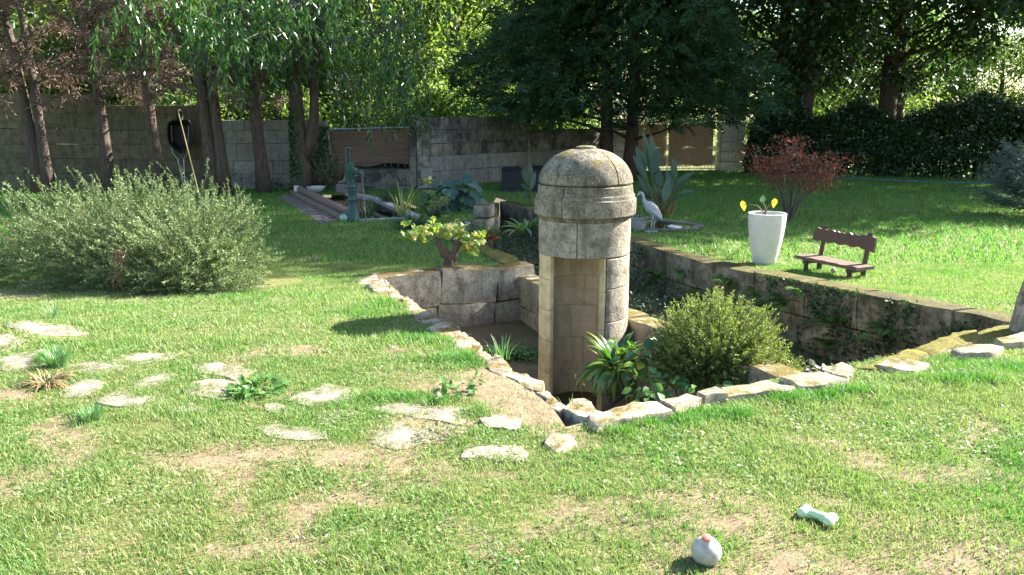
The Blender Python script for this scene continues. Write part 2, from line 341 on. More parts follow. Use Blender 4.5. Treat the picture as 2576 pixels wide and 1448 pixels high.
# ================================================================ THE SETTING
A = G(1425, 1052); B = G(2543, 818); C = G(1257, 507); PD = G(1207, 612); PF = G(2085, 937); L0 = G(950, 704)
_pu = (PF - PD); _pu.z = 0; _pu.normalize()
_cr = G(1362, 677); MX = PD + _pu * ((_cr - PD).dot(_pu)); MX.z = 0
LEFTL = [L0] + [G(*Z8(*p)) for p in ((590, 448), (800, 600), (960, 725), (1182, 885), (1407, 1000), (1546, 1130))]
HOLE = [Vector((p.x, p.y)) for p in [A, B, C, PD, MX] + LEFTL]
def offset_poly(poly, d):
    n = len(poly); L = []
    for i in range(n):
        p, q = poly[i], poly[(i + 1) % n]; u = (q - p).normalized(); nn = Vector((u.y, -u.x)); L.append((p + nn * (d[i] if hasattr(d, '__len__') else d), u))
    o = []
    for i in range(n):
        (p, u), (q, v) = L[i - 1], L[i]; den = u.x * v.y - u.y * v.x
        o.append(p + u * (((q - p).x * v.y - (q - p).y * v.x) / den))
    return o
HOLE_OUT = offset_poly(HOLE, [.14, .22, .15, .2, .22] + [.05] * len(LEFTL)); HOLE_GRASS = offset_poly(HOLE, [.16, .30, .2, .24, .26] + [.07] * len(LEFTL))
FLOOR_Z = -1.15
POND = [G(*p).xy for p in ((742, 490), (868, 553), (1018, 549), (1052, 522), (1000, 500), (905, 492))]
SPOND = [G(*p).xy for p in ((1588, 563), (1628, 553), (1762, 571), (1742, 581), (1660, 583), (1600, 578))]
PAVE = [G(*p).xy for p in ((700, 498), (738, 491), (862, 555), (806, 565))]
SLABS_PX = [
 [(10,822),(70,815),(160,822),(240,845),(215,860),(150,866),(90,850)], [(-30,852),(25,848),(50,862),(20,880),(-20,884)],
 [(-10,905),(60,895),(108,885),(116,905),(100,925),(60,938),(10,930)], [(290,905),(330,895),(440,893),(430,903),(380,910),(350,916),(310,914)],
 [(180,922),(230,915),(310,922),(290,935),(270,943),(220,935)], [(505,925),(545,918),(630,935),(615,950),(590,955),(560,945),(510,938)],
 [(345,963),(385,945),(435,943),(430,955),(400,968),(350,972)], [(475,975),(510,958),(560,960),(600,968),(595,985),(560,1005),(530,1000),(480,988)],
 [(160,985),(205,962),(255,965),(240,980),(200,998),(165,998)], [(265,1002),(305,985),(340,998),(400,1002),(395,1018),(360,1028),(300,1015),(262,1012)],
 [(440,1030),(480,1020),(510,1030),(500,1040),(450,1038)], [(730,1008),(780,985),(830,972),(900,985),(880,1000),(850,1018),(790,1022)],
 [(800,1045),(850,1032),(890,1040),(870,1052),(820,1058)], [(945,1027),(1050,1022),(1178,1030),(1160,1062),(1140,1068),(1080,1052),(1000,1045)],
 [(650,1082),(690,1074),(815,1085),(810,1105),(760,1108),(690,1098)], [(930,1110),(985,1070),(1075,1085),(1080,1100),(1040,1120),(1000,1130)],
 [(1165,1150),(1195,1125),(1310,1125),(1315,1140),(1295,1158),(1230,1150)], [(672,1022),(700,1022),(735,1040),(715,1045),(680,1034)]]
ROCKS_PX = [[(1215,1065),(1240,1045),(1290,1050),(1312,1065),(1300,1085),(1260,1085),(1225,1080)], [(1370,1125),(1395,1095),(1440,1100),(1455,1120),(1430,1140),(1390,1140)]]
SLABS = [[G(*p).xy for p in s] for s in SLABS_PX]; ROCKS = [[G(*p).xy for p in s] for s in ROCKS_PX]
COPE_PX = [
 (0, [(0,1065),(160,1025),(380,985),(425,985),(512,1045),(300,1085),(130,1110),(60,1150),(15,1110)]), (0, [(436,983),(590,950),(684,978),(522,1040)]),
 (0, [(640,945),(766,915),(822,958),(692,976)]), (0, [(776,910),(1060,868),(1230,900),(1210,915),(832,960)]), (0, [(1132,853),(1366,818),(1536,862),(1400,900),(1250,903)]),
 (0, [(1372,793),(1500,778),(1560,800),(1540,856),(1384,816)]), (0, [(1690,765),(1800,735),(2020,765),(1930,808),(1790,790)]),
 (1, [(1590,775),(1760,712),(1900,665),(2020,690),(1880,745),(1700,780)]), (1, [(1905,662),(2160,580),(2290,560),(2330,610),(2150,655),(2030,688)]),
 (1, [(2296,557),(2400,525),(2520,512),(2600,560),(2480,600),(2338,608)]), (0, [(2140,680),(2300,655),(2460,665),(2400,700),(2200,705)]), (0, [(2400,625),(2590,588),(2600,640),(2450,648)])]
LEFT_PX = [[(80,210),(200,180),(235,215),(300,262),(150,262)], [(150,262),(265,225),(400,320),(440,345),(380,385),(280,320)], [(400,345),(440,342),(600,430),(478,452)],
 [(482,456),(604,436),(684,492),(560,512)], [(600,560),(680,505),(790,550),(822,590),(700,604)], [(780,640),(850,600),(930,660),(962,722),(870,705),(800,690)],
 [(915,740),(1000,718),(1046,772),(960,780)], [(1040,800),(1080,755),(1140,800),(1182,882),(1120,900),(1060,850)], [(1185,900),(1220,870),(1390,940),(1407,997),(1340,985),(1260,930)],
 [(1405,1020),(1440,1000),(1540,1090),(1546,1132),(1480,1095)], [(1610,1135),(1650,1085),(1720,1078),(1838,1180),(1760,1210),(1680,1190)]]
EDGE = [[G(*Z7(*p)).xy for p in s] for _, s in COPE_PX] + [[G(*Z8(*p)).xy for p in s] for s in LEFT_PX]

BARE = [(1280, 985, .62, .36, 1.5), (1370, 1030, .42, .3, 1.4), (1180, 965, .5, .3, .8), (1000, 890, 1.0, .35, .5), (1180, 1175, .9, .12, .6), (760, 1150, 1.0, .16, .6), (330, 745, 1.4, .7, .75),
        (120, 740, 1.4, .8, 1.1), (640, 728, .8, .35, .6), (2700, 1180, 1, .2, .5), (1660, 1150, .5, .15, .5), (2080, 1110, .4, .08, .6), (930, 1270, .3, .08, .6), (420, 1080, .8, .1, .4),
        (1900, 1330, .35, .1, .5), (2000, 1440, .5, .2, .4), (600, 1380, .8, .2, .35), (1380, 640, .6, .3, .4), (1650, 600, .6, .5, .5)]
LUSH = [(1680, 1062, .30, .12, 1), (1800, 1045, .30, .12, 1), (1990, 1000, .45, .14, 1), (2120, 985, .3, .12, 1), (1560, 1090, .2, .08, .6), (2420, 960, .5, .15, .7), (2560, 930, .5, .2, .7),
        (1180, 905, .35, .22, 1), (1080, 850, .4, .35, .8), (1000, 1000, .35, .1, .7), (1090, 1010, .3, .1, .7), (960, 770, .5, .6, .6), (140, 905, .13, .16, 1.6), (225, 1040, .10, .07, 1.4), (150, 820, .5, .2, .5), (330, 865, .5, .2, .5),
        (560, 865, .5, .25, .5), (520, 980, .3, .1, .6), (1260, 890, .1, .15, 1.2), (1140, 1040, .3, .06, .5)]
def blob(x, y, L):
    s = np.zeros(np.shape(x))
    for px, py, rx, ry, k in L:
        g = G(px, py); s = np.maximum(s, k * np.exp(-((x - g.x) / rx) ** 2 - ((y - g.y) / ry) ** 2))
    return s
def density(x, y):                          # how thickly the grass grows
    d = .76 + .9 * (vnoise(x, y, 1.9, 1) - .42) + .8 * (vnoise(x, y, 5.5, 2) - .5) + .5 * (vnoise(x, y, 14, 3) - .5)
    d = d + .4 * sstep(5.5, 9, y)
    return np.clip(d - blob(x, y, BARE) + blob(x, y, LUSH), .03, 1)

# ground sheet: fine near, coarse far, with the basin cut out
def make_ground():
    pts = []
    def grid(x0, x1, y0, y1, s, skip=None):
        for x in np.arange(x0, x1 + 1e-6, s):
            for y in np.arange(y0, y1 + 1e-6, s):
                if skip and skip[0] < x < skip[1] and skip[2] < y < skip[3]: continue
                pts.append((x + .013 * math.sin(7 * y), y + .011 * math.cos(5 * x)))
    grid(-8, 8, 1, 17, .25)
    grid(-24, 24, -6, 44, 1.0, (-8.2, 8.2, .8, 17.2))
    grid(-120, 120, -60, 180, 12, (-25, 25, -7, 45))
    for a in range(48): pts.append((900 * math.cos(a * math.pi / 24), 60 + 900 * math.sin(a * math.pi / 24)))
    P = np.array(pts); k = ~inpoly(P[:, 0], P[:, 1], HOLE_OUT); k &= ~inpoly(P[:, 0], P[:, 1], POND)
    vs = [Vector(p) for p in P[k]]; ed = []
    for poly in (HOLE_OUT, POND):
        n = len(vs); poly = [Vector(poly[i]).lerp(Vector(poly[(i + 1) % len(poly)]), k / 24) for i in range(len(poly)) for k in range(24)]
        vs += poly; ed += [(n + i, n + (i + 1) % len(poly)) for i in range(len(poly))]
    r = delaunay_2d_cdt(vs, ed, [], 0, 1e-4)
    V = np.array([(p.x, p.y) for p in r[0]]); T = np.array([t for t in r[2] if len(t) == 3])
    c = V[T].mean(1); k = ~(inpoly(c[:, 0], c[:, 1], HOLE_OUT) | inpoly(c[:, 0], c[:, 1], POND)); T = T[k]
    x, y = V[:, 0], V[:, 1]
    z = zt(x, y) + np.where(y < 20, .025 * (vnoise(x, y, 1.5, 8) - .5), 0)
    me = np_mesh('ground', np.stack([x, y, z], 1), T, 3)
    a = me.attributes.new('bare', 'FLOAT', 'POINT'); a.data.foreach_set('value', (1 - density(x, y)).astype(np.float32))
    m, t, out = new_mat('lawn soil'); geo = nd(t, 'ShaderNodeNewGeometry'); pos = geo.outputs['Position']
    at_ = nd(t, 'ShaderNodeAttribute', attribute_name='bare')
    so_ = mixc(t, ramp(t, tex(t, pos, 'noise', 9, 6, .7), [(.35, 0.0), (.65, 1.0)]), (.17, .125, .078), (.27, .21, .13))
    gr = mixc(t, ramp(t, tex(t, pos, 'noise', 22, 5, .7), [(.35, 0.0), (.65, 1.0)]), (.07, .10, .025), (.20, .19, .075))
    ad = t.nodes.new('ShaderNodeMath'); ad.operation = 'MULTIPLY_ADD'; ad.inputs[1].default_value = 1.1; t.links.new(tex(t, pos, 'noise', 7, 8, .8), ad.inputs[0]); t.links.new(at_.outputs['Fac'], ad.inputs[2])
    c_ = mixc(t, ramp(t, ad.outputs[0], [(.85, 0.0), (1.15, 1.0)]), gr, so_)
    b = nd(t, 'ShaderNodeBsdfPrincipled', Roughness=.95); b.inputs['Specular IOR Level'].default_value = .1; t.links.new(c_, b.inputs['Base Color'])
    bp = nd(t, 'ShaderNodeBump', Strength=.9, Distance=.02); t.links.new(tex(t, pos, 'noise', 45, 6, .75), bp.inputs['Height']); t.links.new(bp.outputs[0], b.inputs['Normal'])
    t.links.new(b.outputs[0], out.inputs[0])
    tag(link('ground', me, m, smooth=True), 'garden ground of bare soil and turf around the sunken basin', kind='structure')
make_ground()

def flat(name, poly, z, mat, label, kind='structure'):
    mb = MB(); mb.add([(p[0], p[1], z) for p in poly], [tuple(range(len(poly)))])
    return tag(mb.build(name, mat), label, kind=kind)
flat('basin_floor', offset_poly(HOLE, .15), FLOOR_Z, M['silt'], 'silty floor of the sunken basin')
flat('pond_water', offset_poly(POND, .05) if False else POND, -.53, M['water'], 'dark water of the pond behind the hand pump')

# ---------------------------------------------------------------- rough stones
def rough_box_mesh(name, L, Wd, H, seed, amp=.012, cuts=3, rnd=.02):
    bm = bmesh.new(); bmesh.ops.create_cube(bm, size=1)
    bmesh.ops.subdivide_edges(bm, edges=bm.edges[:], cuts=cuts, use_grid_fill=True)
    for v in bm.verts:
        p = Vector((v.co.x * L, v.co.y * Wd, v.co.z * H)); e = [abs(abs(a) - .5) < 1e-4 for a in v.co]
        if sum(e) >= 2:
            for i, s in enumerate((L, Wd, H)):
                if e[i]: p[i] -= math.copysign(rnd * (.6 if sum(e) == 2 else 1), v.co[i])
        n = mnoise.noise_vector(p * 3.1 + Vector((seed * 3.7, seed * 1.3, seed * 7.1))) + .5 * mnoise.noise_vector(p * 9 + Vector((seed, 0, seed * 2)))
        v.co = p + n * amp
    me = bpy.data.meshes.new(name); bm.to_mesh(me); bm.free(); return me
def slab_mesh(name, outline, top, thick, seed, amp=.012, jag=.01):
    o = []; n = len(outline)
    for i in range(n):
        p, q = Vector(outline[i]), Vector(outline[(i + 1) % n]); k = max(1, int((q - p).length / .07))
        o += [p.lerp(q, j / k) for j in range(k)]
    c = sum(o, Vector((0, 0))) / len(o); n = len(o); mb = MB(); vs = []; S = Vector((seed * 2.3, seed * 1.7, 0))
    nz = lambda p, s: mnoise.noise(Vector((p.x * s, p.y * s, seed)))
    ol = [p + Vector((nz(p, 14), nz(p + Vector((5, 3)), 14))) * jag for p in o]
    for sc, dz in ((1.0, -thick), (1.0, -.022), (.95, -.004), (.7, 0), (.38, 0)):
        for p in ol:
            q = c + (p - c) * sc
            vs.append((q.x, q.y, top + dz + (0 if dz == -thick else amp * (nz(q, 6) + .6 * nz(q, 17)))))
    vs.append((c.x, c.y, top + amp * nz(c, 6))); fs = [tuple(range(n - 1, -1, -1))]
    for r in range(4):
        for i in range(n): fs.append((r * n + i, r * n + (i + 1) % n, (r + 1) * n + (i + 1) % n, (r + 1) * n + i))
    for i in range(n): fs.append((4 * n + i, 4 * n + (i + 1) % n, 5 * n))
    mb.add(vs, fs); return mb.mesh(name)

# stone walls of the basin: every block its own stone
def course_wall(name, label, P0, P1, heights, thick, blen, seed, mat, ztop=lambda p: float(zt(0, p.y)) + .03, side=1, jit=.02, top_mat=None, amp=.014, root=None):
    rng = random.Random(seed); P0 = Vector((P0.x, P0.y, 0)); P1 = Vector((P1.x, P1.y, 0)); u = (P1 - P0); Ln = u.length; u.normalize(); nn = Vector((u.y, -u.x, 0)) * side
    root = root or thing(name, label, 'wall', (P0.x, P0.y, FLOOR_Z)); rz = math.atan2(u.y, u.x); off = 0
    for ci, h in enumerate(heights):
        s = 0.0; first = rng.uniform(.4, .9)
        while s < Ln - .02:
            l = min((first * blen if s == 0 else blen * rng.uniform(.75, 1.3)), Ln - s)
            if Ln - s - l < .3 * blen: l = Ln - s
            cpt = P0 + u * (s + l / 2); zt_ = ztop(cpt) - off
            hh = h + (rng.uniform(-jit, jit) if ci == 0 else 0)
            me = rough_box_mesh('stone', l - .005, thick, hh - .005 if ci else hh, seed * 31 + len(root.children), amp, 3, .010)
            me.materials.append(top_mat if (ci == 0 and top_mat) else mat)
            o = link('stone', me, None, root, 40); sl_ = (ztop(P0 + u * (s + l)) - ztop(P0 + u * s)) / max(l, .1); o.rotation_euler = (0, -math.atan(sl_), rz)
            c = cpt + nn * (thick / 2 + rng.uniform(-.010, .010) - .012 * ci); o.location = Vector((c.x, c.y, zt_ - h / 2 + (hh - h) / 2)) - root.location
            s += l
        off += h
    return root
wr = course_wall('retaining_wall', 'long mossy stone retaining wall along the far side of the sunken channel', B, C, (.46, .46, .5), .38, 1.25, 3, M['wall'])
wc = course_wall('cross_wall', 'grey block wall with ochre moss on top at the head of the basin', MX, L0, (.52, .40, .34), .36, 1.15, 7, M['cross'], ztop=lambda p: float(zt(0, p.y)) + .07 + .03 * math.sin(p.x * 5), jit=.05)
wl = None
for _a, _b in zip(LEFTL, LEFTL[1:] + [A]): wl = course_wall('basin_side_wall', 'stone side wall of the basin under ragged edging rocks', _a, _b, (.42, .5, .4), .3, .9, 9, M['cross'], ztop=lambda p: float(zt(0, p.y)) - .05, root=wl)
wf = course_wall('basin_front_wall', 'stone wall of the basin under the pale coping slabs', A, B, (.45, .5, .4), .3, 1.0, 11, M['wall'], ztop=lambda p: float(zt(0, p.y)) - .06)
pe = PF + _pu * .12
wp = course_wall('partition_wall', 'low stone partition wall between turret basin and channel', Vector((MX.x, MX.y, 0)) - _pu * .1, pe, (.46, .42, .5), .28, 1.1, 13, M['part'], ztop=lambda p: float(zt(0, p.y)) - .09, side=1)
wq = course_wall('channel_side_wall', 'low moss topped stone wall beside the lawn and vine', PD, MX - _pu * .12, (.40, .46, .5), .34, 1.3, 15, M['copmoss'], ztop=lambda p: float(zt(0, p.y)) + .05, side=1)
we = course_wall('channel_end_wall', 'short stone wall closing the channel behind the bowl', C, PD, (.42, .5, .5), .3, 1.2, 17, M['wall'], ztop=lambda p: float(zt(0, p.y)) - .04)
# coping slabs and edging rocks belong to those walls
for i, (ms, s) in enumerate(COPE_PX):
    pl = [G(*Z7(*p)).xy for p in s]; zz = float(np.mean([zt(0, p.y) for p in pl]))
    o = link('coping_slab', slab_mesh('coping_slab', pl, zz + (.05 if not ms else .02) + .01 * ((i * 7) % 3), .14, i + 40, .018, .016), M['copmoss' if ms else 'coping'], wf, 50)
    o.matrix_parent_inverse = Matrix.Translation(-wf.location)
for i, s in enumerate(LEFT_PX):
    pl = [G(*Z8(*p)).xy for p in s]; zz = float(np.mean([zt(0, p.y) for p in pl]))
    o = link('edging_rock', slab_mesh('edging_rock', grow(pl, .045), zz + .004 + .008 * ((i * 5) % 3), .12, i + 70, .016, .035), M['edging'], wl, 50)
    o.matrix_parent_inverse = Matrix.Translation(-wl.location)
path = bpy.data.objects.new('stone_path', None); COL.objects.link(path); tag(path, 'path of pale slabs sunk in the grass', kind='structure')
for i, pl in enumerate(SLABS):
    link('paving_slab', slab_mesh('paving_slab', grow(pl, .045), float(np.mean([zt(0, p.y) for p in pl])) + .006 + .003 * (i % 3), .1, i, .008, .045), M['slab'], path, 50)
for i, (pl, lb) in enumerate(zip(ROCKS, ('pitted pale rock bedded in grass near the bare soil', 'crumbling pale rock lying beside the first coping slab'))):
    tag(link('rock', slab_mesh('rock', pl, .024, .15, i + 20, .03, .04), M['coping'], None, 50), lb, 'rock')

# earth bank in the basin on which the heath and ferns grow
def bank():
    vs = []; fs = []; n = 26
    c = Vector((1.45, 6.55))
    for i in range(n):
        for j in range(n):
            a, b = -1 + 2 * i / (n - 1), -1 + 2 * j / (n - 1); p = c + Vector((.30 * -1 * b * 1.4 + a * .62, .95 * b * 1.3 + a * .25))
            r = math.hypot(a, b); h = .62 * max(0, 1 - r ** 2.4) + .06 * mnoise.noise(Vector((p.x * 4, p.y * 4, 1)))
            vs.append((p.x, p.y, FLOOR_Z - .06 + h))
    for i in range(n - 1):
        for j in range(n - 1): fs.append((i * n + j, (i + 1) * n + j, (i + 1) * n + j + 1, i * n + j + 1))
    mb = MB(); mb.add(vs, fs); tag(mb.build('earth_bank', M['darksoil'], smooth=True), 'dark earth bank inside the basin below the shrubs', kind='structure')
bank()

# ---------------------------------------------------------------- the turret
TW = Vector((at(1466, 800, 8.3).x, 8.3, FLOOR_Z))
turret = thing('stone_turret', 'round domed stone turret with an open niche standing in the basin', 'turret', TW)
def ring_block(prof, rin, a0, a1, seed, amp=.006, gap=.004, step=5.0):
    # prof: list of (r, z) outer profile bottom -> top ; rin: inner radius (number or list)
    a0r, a1r = R(a0) + gap / .45, R(a1) - gap / .45; n = max(2, int(abs(a1 - a0) / step)); k = len(prof)
    ri = rin if hasattr(rin, '__len__') else [rin] * k
    vs = []; fs = []
    for i in range(n + 1):
        a = a0r + (a1r - a0r) * i / n; ed = i in (0, n)
        for (r, z), q in zip(prof, ri):
            p = Vector((math.cos(a) * r, math.sin(a) * r, z)); d = mnoise.noise(p * 7 + Vector((seed, 0, 0))) + .6 * mnoise.noise(p * 19 + Vector((0, seed, 0)))
            rr = r + amp * d - (.005 if ed else 0); vs.append((math.cos(a) * rr, math.sin(a) * rr, z))
        for (r, z), q in zip(prof, ri): vs.append((math.cos(a) * q, math.sin(a) * q, z))
    m = 2 * k
    for i in range(n):
        o, p = i * m, (i + 1) * m
        for j in range(k - 1):
            fs.append((o + j, p + j, p + j + 1, o + j + 1)); fs.append((o + k + j, o + k + j + 1, p + k + j + 1, p + k + j))
        fs.append((o, o + k, p + k, p)); fs.append((o + k - 1, p + k - 1, p + m - 1, o + m - 1))
    for o in (0, n * m):
        for j in range(k - 1): fs.append((o + j, o + j + 1, o + k + j + 1, o + k + j))
    mb = MB(); mb.add(vs, fs); return mb
def tz(py, Y): return at(1466, py, Y).z - FLOOR_Z
ZL, ZC, ZS, ZT = tz(652, 7.86), tz(562, 7.82), tz(472, 7.82), tz(370, 8.3)
RS = .479
def zsplit(z0, z1, n=4): return [z0 + (z1 - z0) * i / n for i in range(n + 1)]
def stone(name, prof, rin, a0, a1, seed, mat, **k):
    ring_block(prof, rin, a0, a1, seed, **k).build(name, mat, turret, 18)
def vprof(r, z0, z1, n=4, ch=.006): return [(r - ch, z0 + .002)] + [(r, z) for z in zsplit(z0 + .01, z1 - .01, n)] + [(r - ch, z1 - .002)]
A_L, A_R = -141, -70      # sides of the niche opening
# shaft: outer stones round the back and right
zs = [0] + [tz(p, 7.9) for p in (985, 905, 812, 728, 652)]
zs[0] = 0; zs[1] = max(zs[1], .18)
for ci in range(len(zs) - 1):
    off = 22 if ci % 2 else 0
    cuts = [A_R + 4, A_R + 52 + off, A_R + 118 + off * .6, A_R + 180, 360 + A_L - 48]
    for j in range(4): stone('shaft_stone', vprof(RS, zs[ci], zs[ci + 1]), .40, cuts[j], cuts[j + 1], ci * 7 + j, M['tower'])
# jamb stones: left flank and thin right reveal, cream
zl = [0] + [tz(p, 7.95) for p in (945, 865, 787, 709)] + [ZL]
for ci in range(5):
    stone('jamb_stone', vprof(RS - .004, zl[ci], zl[ci + 1]), .425, A_L - 48, A_L, 50 + ci, M['cream'])
zr = [0] + [tz(p, 7.9) for p in (930, 830, 735)] + [ZL]
for ci in range(4): stone('jamb_stone', vprof(RS - .008, zr[ci], zr[ci + 1]), .375, A_R, A_R + 4, 60 + ci, M['cream'], step=1)
# lining of the niche
zi = [0] + [tz(p, 8.5) for p in (930, 850, 768, 694)] + [ZC]
for ci in range(5):
    off = 25 if ci % 2 else 0
    for a0, a1 in ((10, 38 + off), (38 + off, 100 + off), (100 + off, 150 + off * .6), (150 + off * .6, 229)):
        z0_, z1_ = zi[ci], min(zi[ci + 1], ZC) - .004; vs = []; fs = []; n = 9; ac = R((A_L + A_R) / 2); ox, oy = math.cos(ac) * .09, math.sin(ac) * .09; lo_, hi_ = R(a0 - 45) + .012, R(a1 - 45) - .0
        for i in range(n + 1):
            q = lo_ + (hi_ - lo_) * i / n
            for rr, zz_ in ((.335, z0_), (.335, z1_), (.37, z1_), (.37, z0_)): vs.append((ox + math.cos(q) * rr, oy + math.sin(q) * rr, zz_))
        for i in range(n):
            for k_ in range(4): fs.append((i * 4 + k_, i * 4 + (k_ + 1) % 4, i * 4 + 4 + (k_ + 1) % 4, i * 4 + 4 + k_))
        fs += [(0, 1, 2, 3), tuple(n * 4 + k_ for k_ in (3, 2, 1, 0))]; mb = MB(); mb.add(vs, fs); mb.build('lining_stone', M['niche'], turret, 18)
# lintel course, cornice ring, dome
for j, (a0, a1) in enumerate(((-104, -12), (-12, 80), (80, 168), (168, 256))):
    stone('lintel_stone', vprof(RS, ZL, ZC - .003), .352, a0, a1, 100 + j, M['tower'])
c0, c1 = ZC, ZS; dc = c1 - c0
cor = [(r, c0 + f * dc) for r, f in ((.474, 0), (.480, .04), (.490, .07), (.503, .085), (.526, .13), (.530, .15), (.530, .30), (.530, .45), (.529, .585), (.522, .60), (.514, .615), (.511, .70), (.505, .72), (.497, .735), (.495, .84), (.494, .95), (.484, .985))]
for j, (a0, a1) in enumerate(((-121, -20), (-20, 70), (70, 160), (160, 239))):
    stone('cornice_stone', cor, .35, a0, a1, 120 + j, M['cornice'], amp=.006)
dz = ZT - ZS - .01; dome = [(.474, c1 + .004), (.484, c1 + .02)]
for i in range(1, 9):
    th = math.pi / 2 * i / 9; dome.append((.484 * math.cos(th) ** .93, c1 + .02 + (dz - .02) * math.sin(th)))
dome.append((.05, c1 + dz)); din = [max(r - .12, .01) for r, z in dome]
for j, (a0, a1) in enumerate(((-52, 32), (32, 110), (110, 186), (186, 308))):
    stone('dome_stone', dome, din, a0, a1, 140 + j, M['cornice'], amp=.008, gap=.007)
cap = MB(); cap.lathe([(.0, -.04), (.095, -.03), (.105, -.005), (.10, .012), (.06, .022), (.0, .024)], 20, (0, 0, c1 + dz), False); cap.build('cap_stone', M['cornice'], turret, 40)
# ================================================================ WALLS, FENCE AND GATE AT THE BACK
def block_wall(root, P0, P1, z0, heights, blen, thick, mat, seed, name='block', topdrop=None):
    rng = random.Random(seed); u = (P1 - P0); u.z = 0; Ln = u.length; u.normalize(); nn = Vector((-u.y, u.x, 0)); rz = math.atan2(u.y, u.x); z = z0
    for ci, h in enumerate(heights):
        s = 0.0
        while s < Ln - .02:
            l = blen * rng.uniform(.7, 1.3) * (.6 if s == 0 and ci % 2 else 1)
            if Ln - s - l < .35 * blen: l = Ln - s
            me = rough_box_mesh(name, l - .003, thick, h - .004, seed + ci * 50 + int(s * 10), .008, 2, .006); me.materials.append(mat)
            o = link(name, me, None, root, 40); c = P0 + u * (s + l / 2) + nn * (thick / 2 + rng.uniform(-.008, .008))
            o.location = Vector((c.x, c.y, z + h / 2)) - root.location; o.rotation_euler = (0, 0, rz); s += l
        z += h
    return root
ZB = -.45
WY = 26.0
def wx(px, Y=WY): return at(px, 400, Y).x
lw = thing('boundary_wall', 'tall olive stained block wall behind the row of bare cypress trunks', 'wall', (wx(-200), WY, ZB))
P = lambda px, Y=WY: Vector((wx(px, Y), Y, 0))
block_wall(lw, P(-260), P(258), ZB, (.5, .5, .45, .5, .45, .62), 1.5, .3, M['oldwall'], 5)
block_wall(lw, P(258), P(520), ZB, (.5, .45, .5, .45, .5, .27), 1.4, .3, M['oldwall'], 6)
cw = thing('block_wall', 'lower pale grey block wall with a sloping ivied end', 'wall', (wx(520), WY, ZB))
block_wall(cw, P(520), P(800), ZB, (.5, .42, .55, .42, .32), 1.3, .28, M['concrete'], 8)
mb = MB(); zz = [at(0, p, WY).z for p in (306, 470)]
x0, x1, x2 = wx(800), wx(826), wx(838)
mb.add([(x0, WY - .15, ZB), (x2 + .1, WY - .15, ZB), (x1, WY - .15, zz[0]), (x0, WY - .15, zz[0]), (x0, WY + .28, ZB), (x2 + .1, WY + .28, ZB), (x1, WY + .28, zz[0]), (x0, WY + .28, zz[0])],
       [(0, 1, 2, 3), (4, 7, 6, 5), (0, 4, 5, 1), (1, 5, 6, 2), (2, 6, 7, 3), (0, 3, 7, 4)])
o = mb.build('end_pier', M['concrete'], cw); o.matrix_parent_inverse = Matrix.Translation(-cw.location)

# low wall, lintel and iron railing of the culvert under the reed fence
lo = thing('culvert_wall', 'low dark stained wall with a projecting ledge over a black culvert opening', 'wall', (wx(940), WY, ZB))
def wbox(root, name, px0, px1, py0, py1, Y, dep, mat, z0=None, smooth=None):
    a, b = at(px0, py0, Y), at(px1, py1, Y); zlo = b.z if z0 is None else z0
    me = rough_box_mesh(name, b.x - a.x, dep, a.z - zlo, int(px0 + py0), .008, 3, .01); me.materials.append(mat)
    o = link(name, me, None, root, 40); o.location = Vector(((a.x + b.x) / 2, Y + dep / 2, (a.z + zlo) / 2)) - (root.location if root else Vector())
    return o
wbox(lo, 'upper_wall', 832, 1046, 426, 468, WY - .1, .35, M['blackwall'])
wbox(lo, 'ledge', 862, 1058, 469, 491, WY - .35, .6, M['blackwall'])
wbox(lo, 'footing', 832, 1003, 492, 535, WY - .05, .35, M['blackwall'])
wbox(lo, 'footing', 1050, 1062, 492, 535, WY - .05, .35, M['blackwall'])
rl = thing('railing', 'low rusty white iron railing in front of the culvert', 'railing', at(1000, 525, WY - .6))
def bar(root, name, p, q, r, mat, n=5):
    mb = MB(); mb.tube([Vector(p) - root.location, Vector(q) - root.location], r, n); return mb.build(name, mat, root)
Yr = WY - .75
for (xa, xb, yt) in ((932, 1006, 491), (1008, 1062, 500)):
    bar(rl, 'top_rail', at(xa, yt + 2, Yr), at(xb, yt - 2, Yr), .018, M['whitepaint']); bar(rl, 'bottom_rail', at(xa, yt + 28, Yr), at(xb, yt + 25, Yr), .015, M['whitepaint'])
    n = int((xb - xa) / 4.6)
    for i in range(n + 1):
        x = xa + (xb - xa) * i / n; bar(rl, 'baluster', at(x, yt + 1, Yr), at(x, yt + 26, Yr), .009, M['whitepaint'], 4)
# reed mat hung on a spiked fence
fn = thing('reed_fence', 'iron fence hung with dark brown reed matting above the culvert wall', 'fence', at(930, 425, WY + .1))
def mat_sheet(name, Pa, Pb, za0, za1, zb0, zb1, mat, root, sag=.05, nx=40, nz=14, th=.03, seed=0):
    co = []; fs = []
    u = (Pb - Pa); u.z = 0; nn = Vector((u.y, -u.x, 0)).normalized()
    for sd in (0, 1):
        for i in range(nx + 1):
            for j in range(nz + 1):
                a, b = i / nx, j / nz; zt0 = za1 + (zb1 - za1) * a; zb = za0 + (zb0 - za0) * a
                p = Pa + u * a + nn * (.035 * mnoise.noise(Vector((a * 5 + seed, b * 2.5, 0))) + .02 * math.sin(a * 9 + b * 3) + sd * -th)
                co.append((p.x, p.y, zb + (zt0 - zb) * b + (1 - b) * .05 * math.sin(a * 11 + seed) - (b) * .015 * abs(math.sin(a * 14))))
    m = (nx + 1) * (nz + 1)
    for i in range(nx):
        for j in range(nz):
            k = i * (nz + 1) + j; q = (k, k + nz + 1, k + nz + 2, k + 1); fs.append(q); fs.append(tuple(m + t for t in reversed(q)))
    mb = MB(); mb.add(co, fs); o = mb.build(name, mat, root, True); o.matrix_parent_inverse = Matrix.Translation(-root.location); return o
Yf = WY + .12
a_, b_ = at(828, 330, Yf), at(1040, 325, Yf)
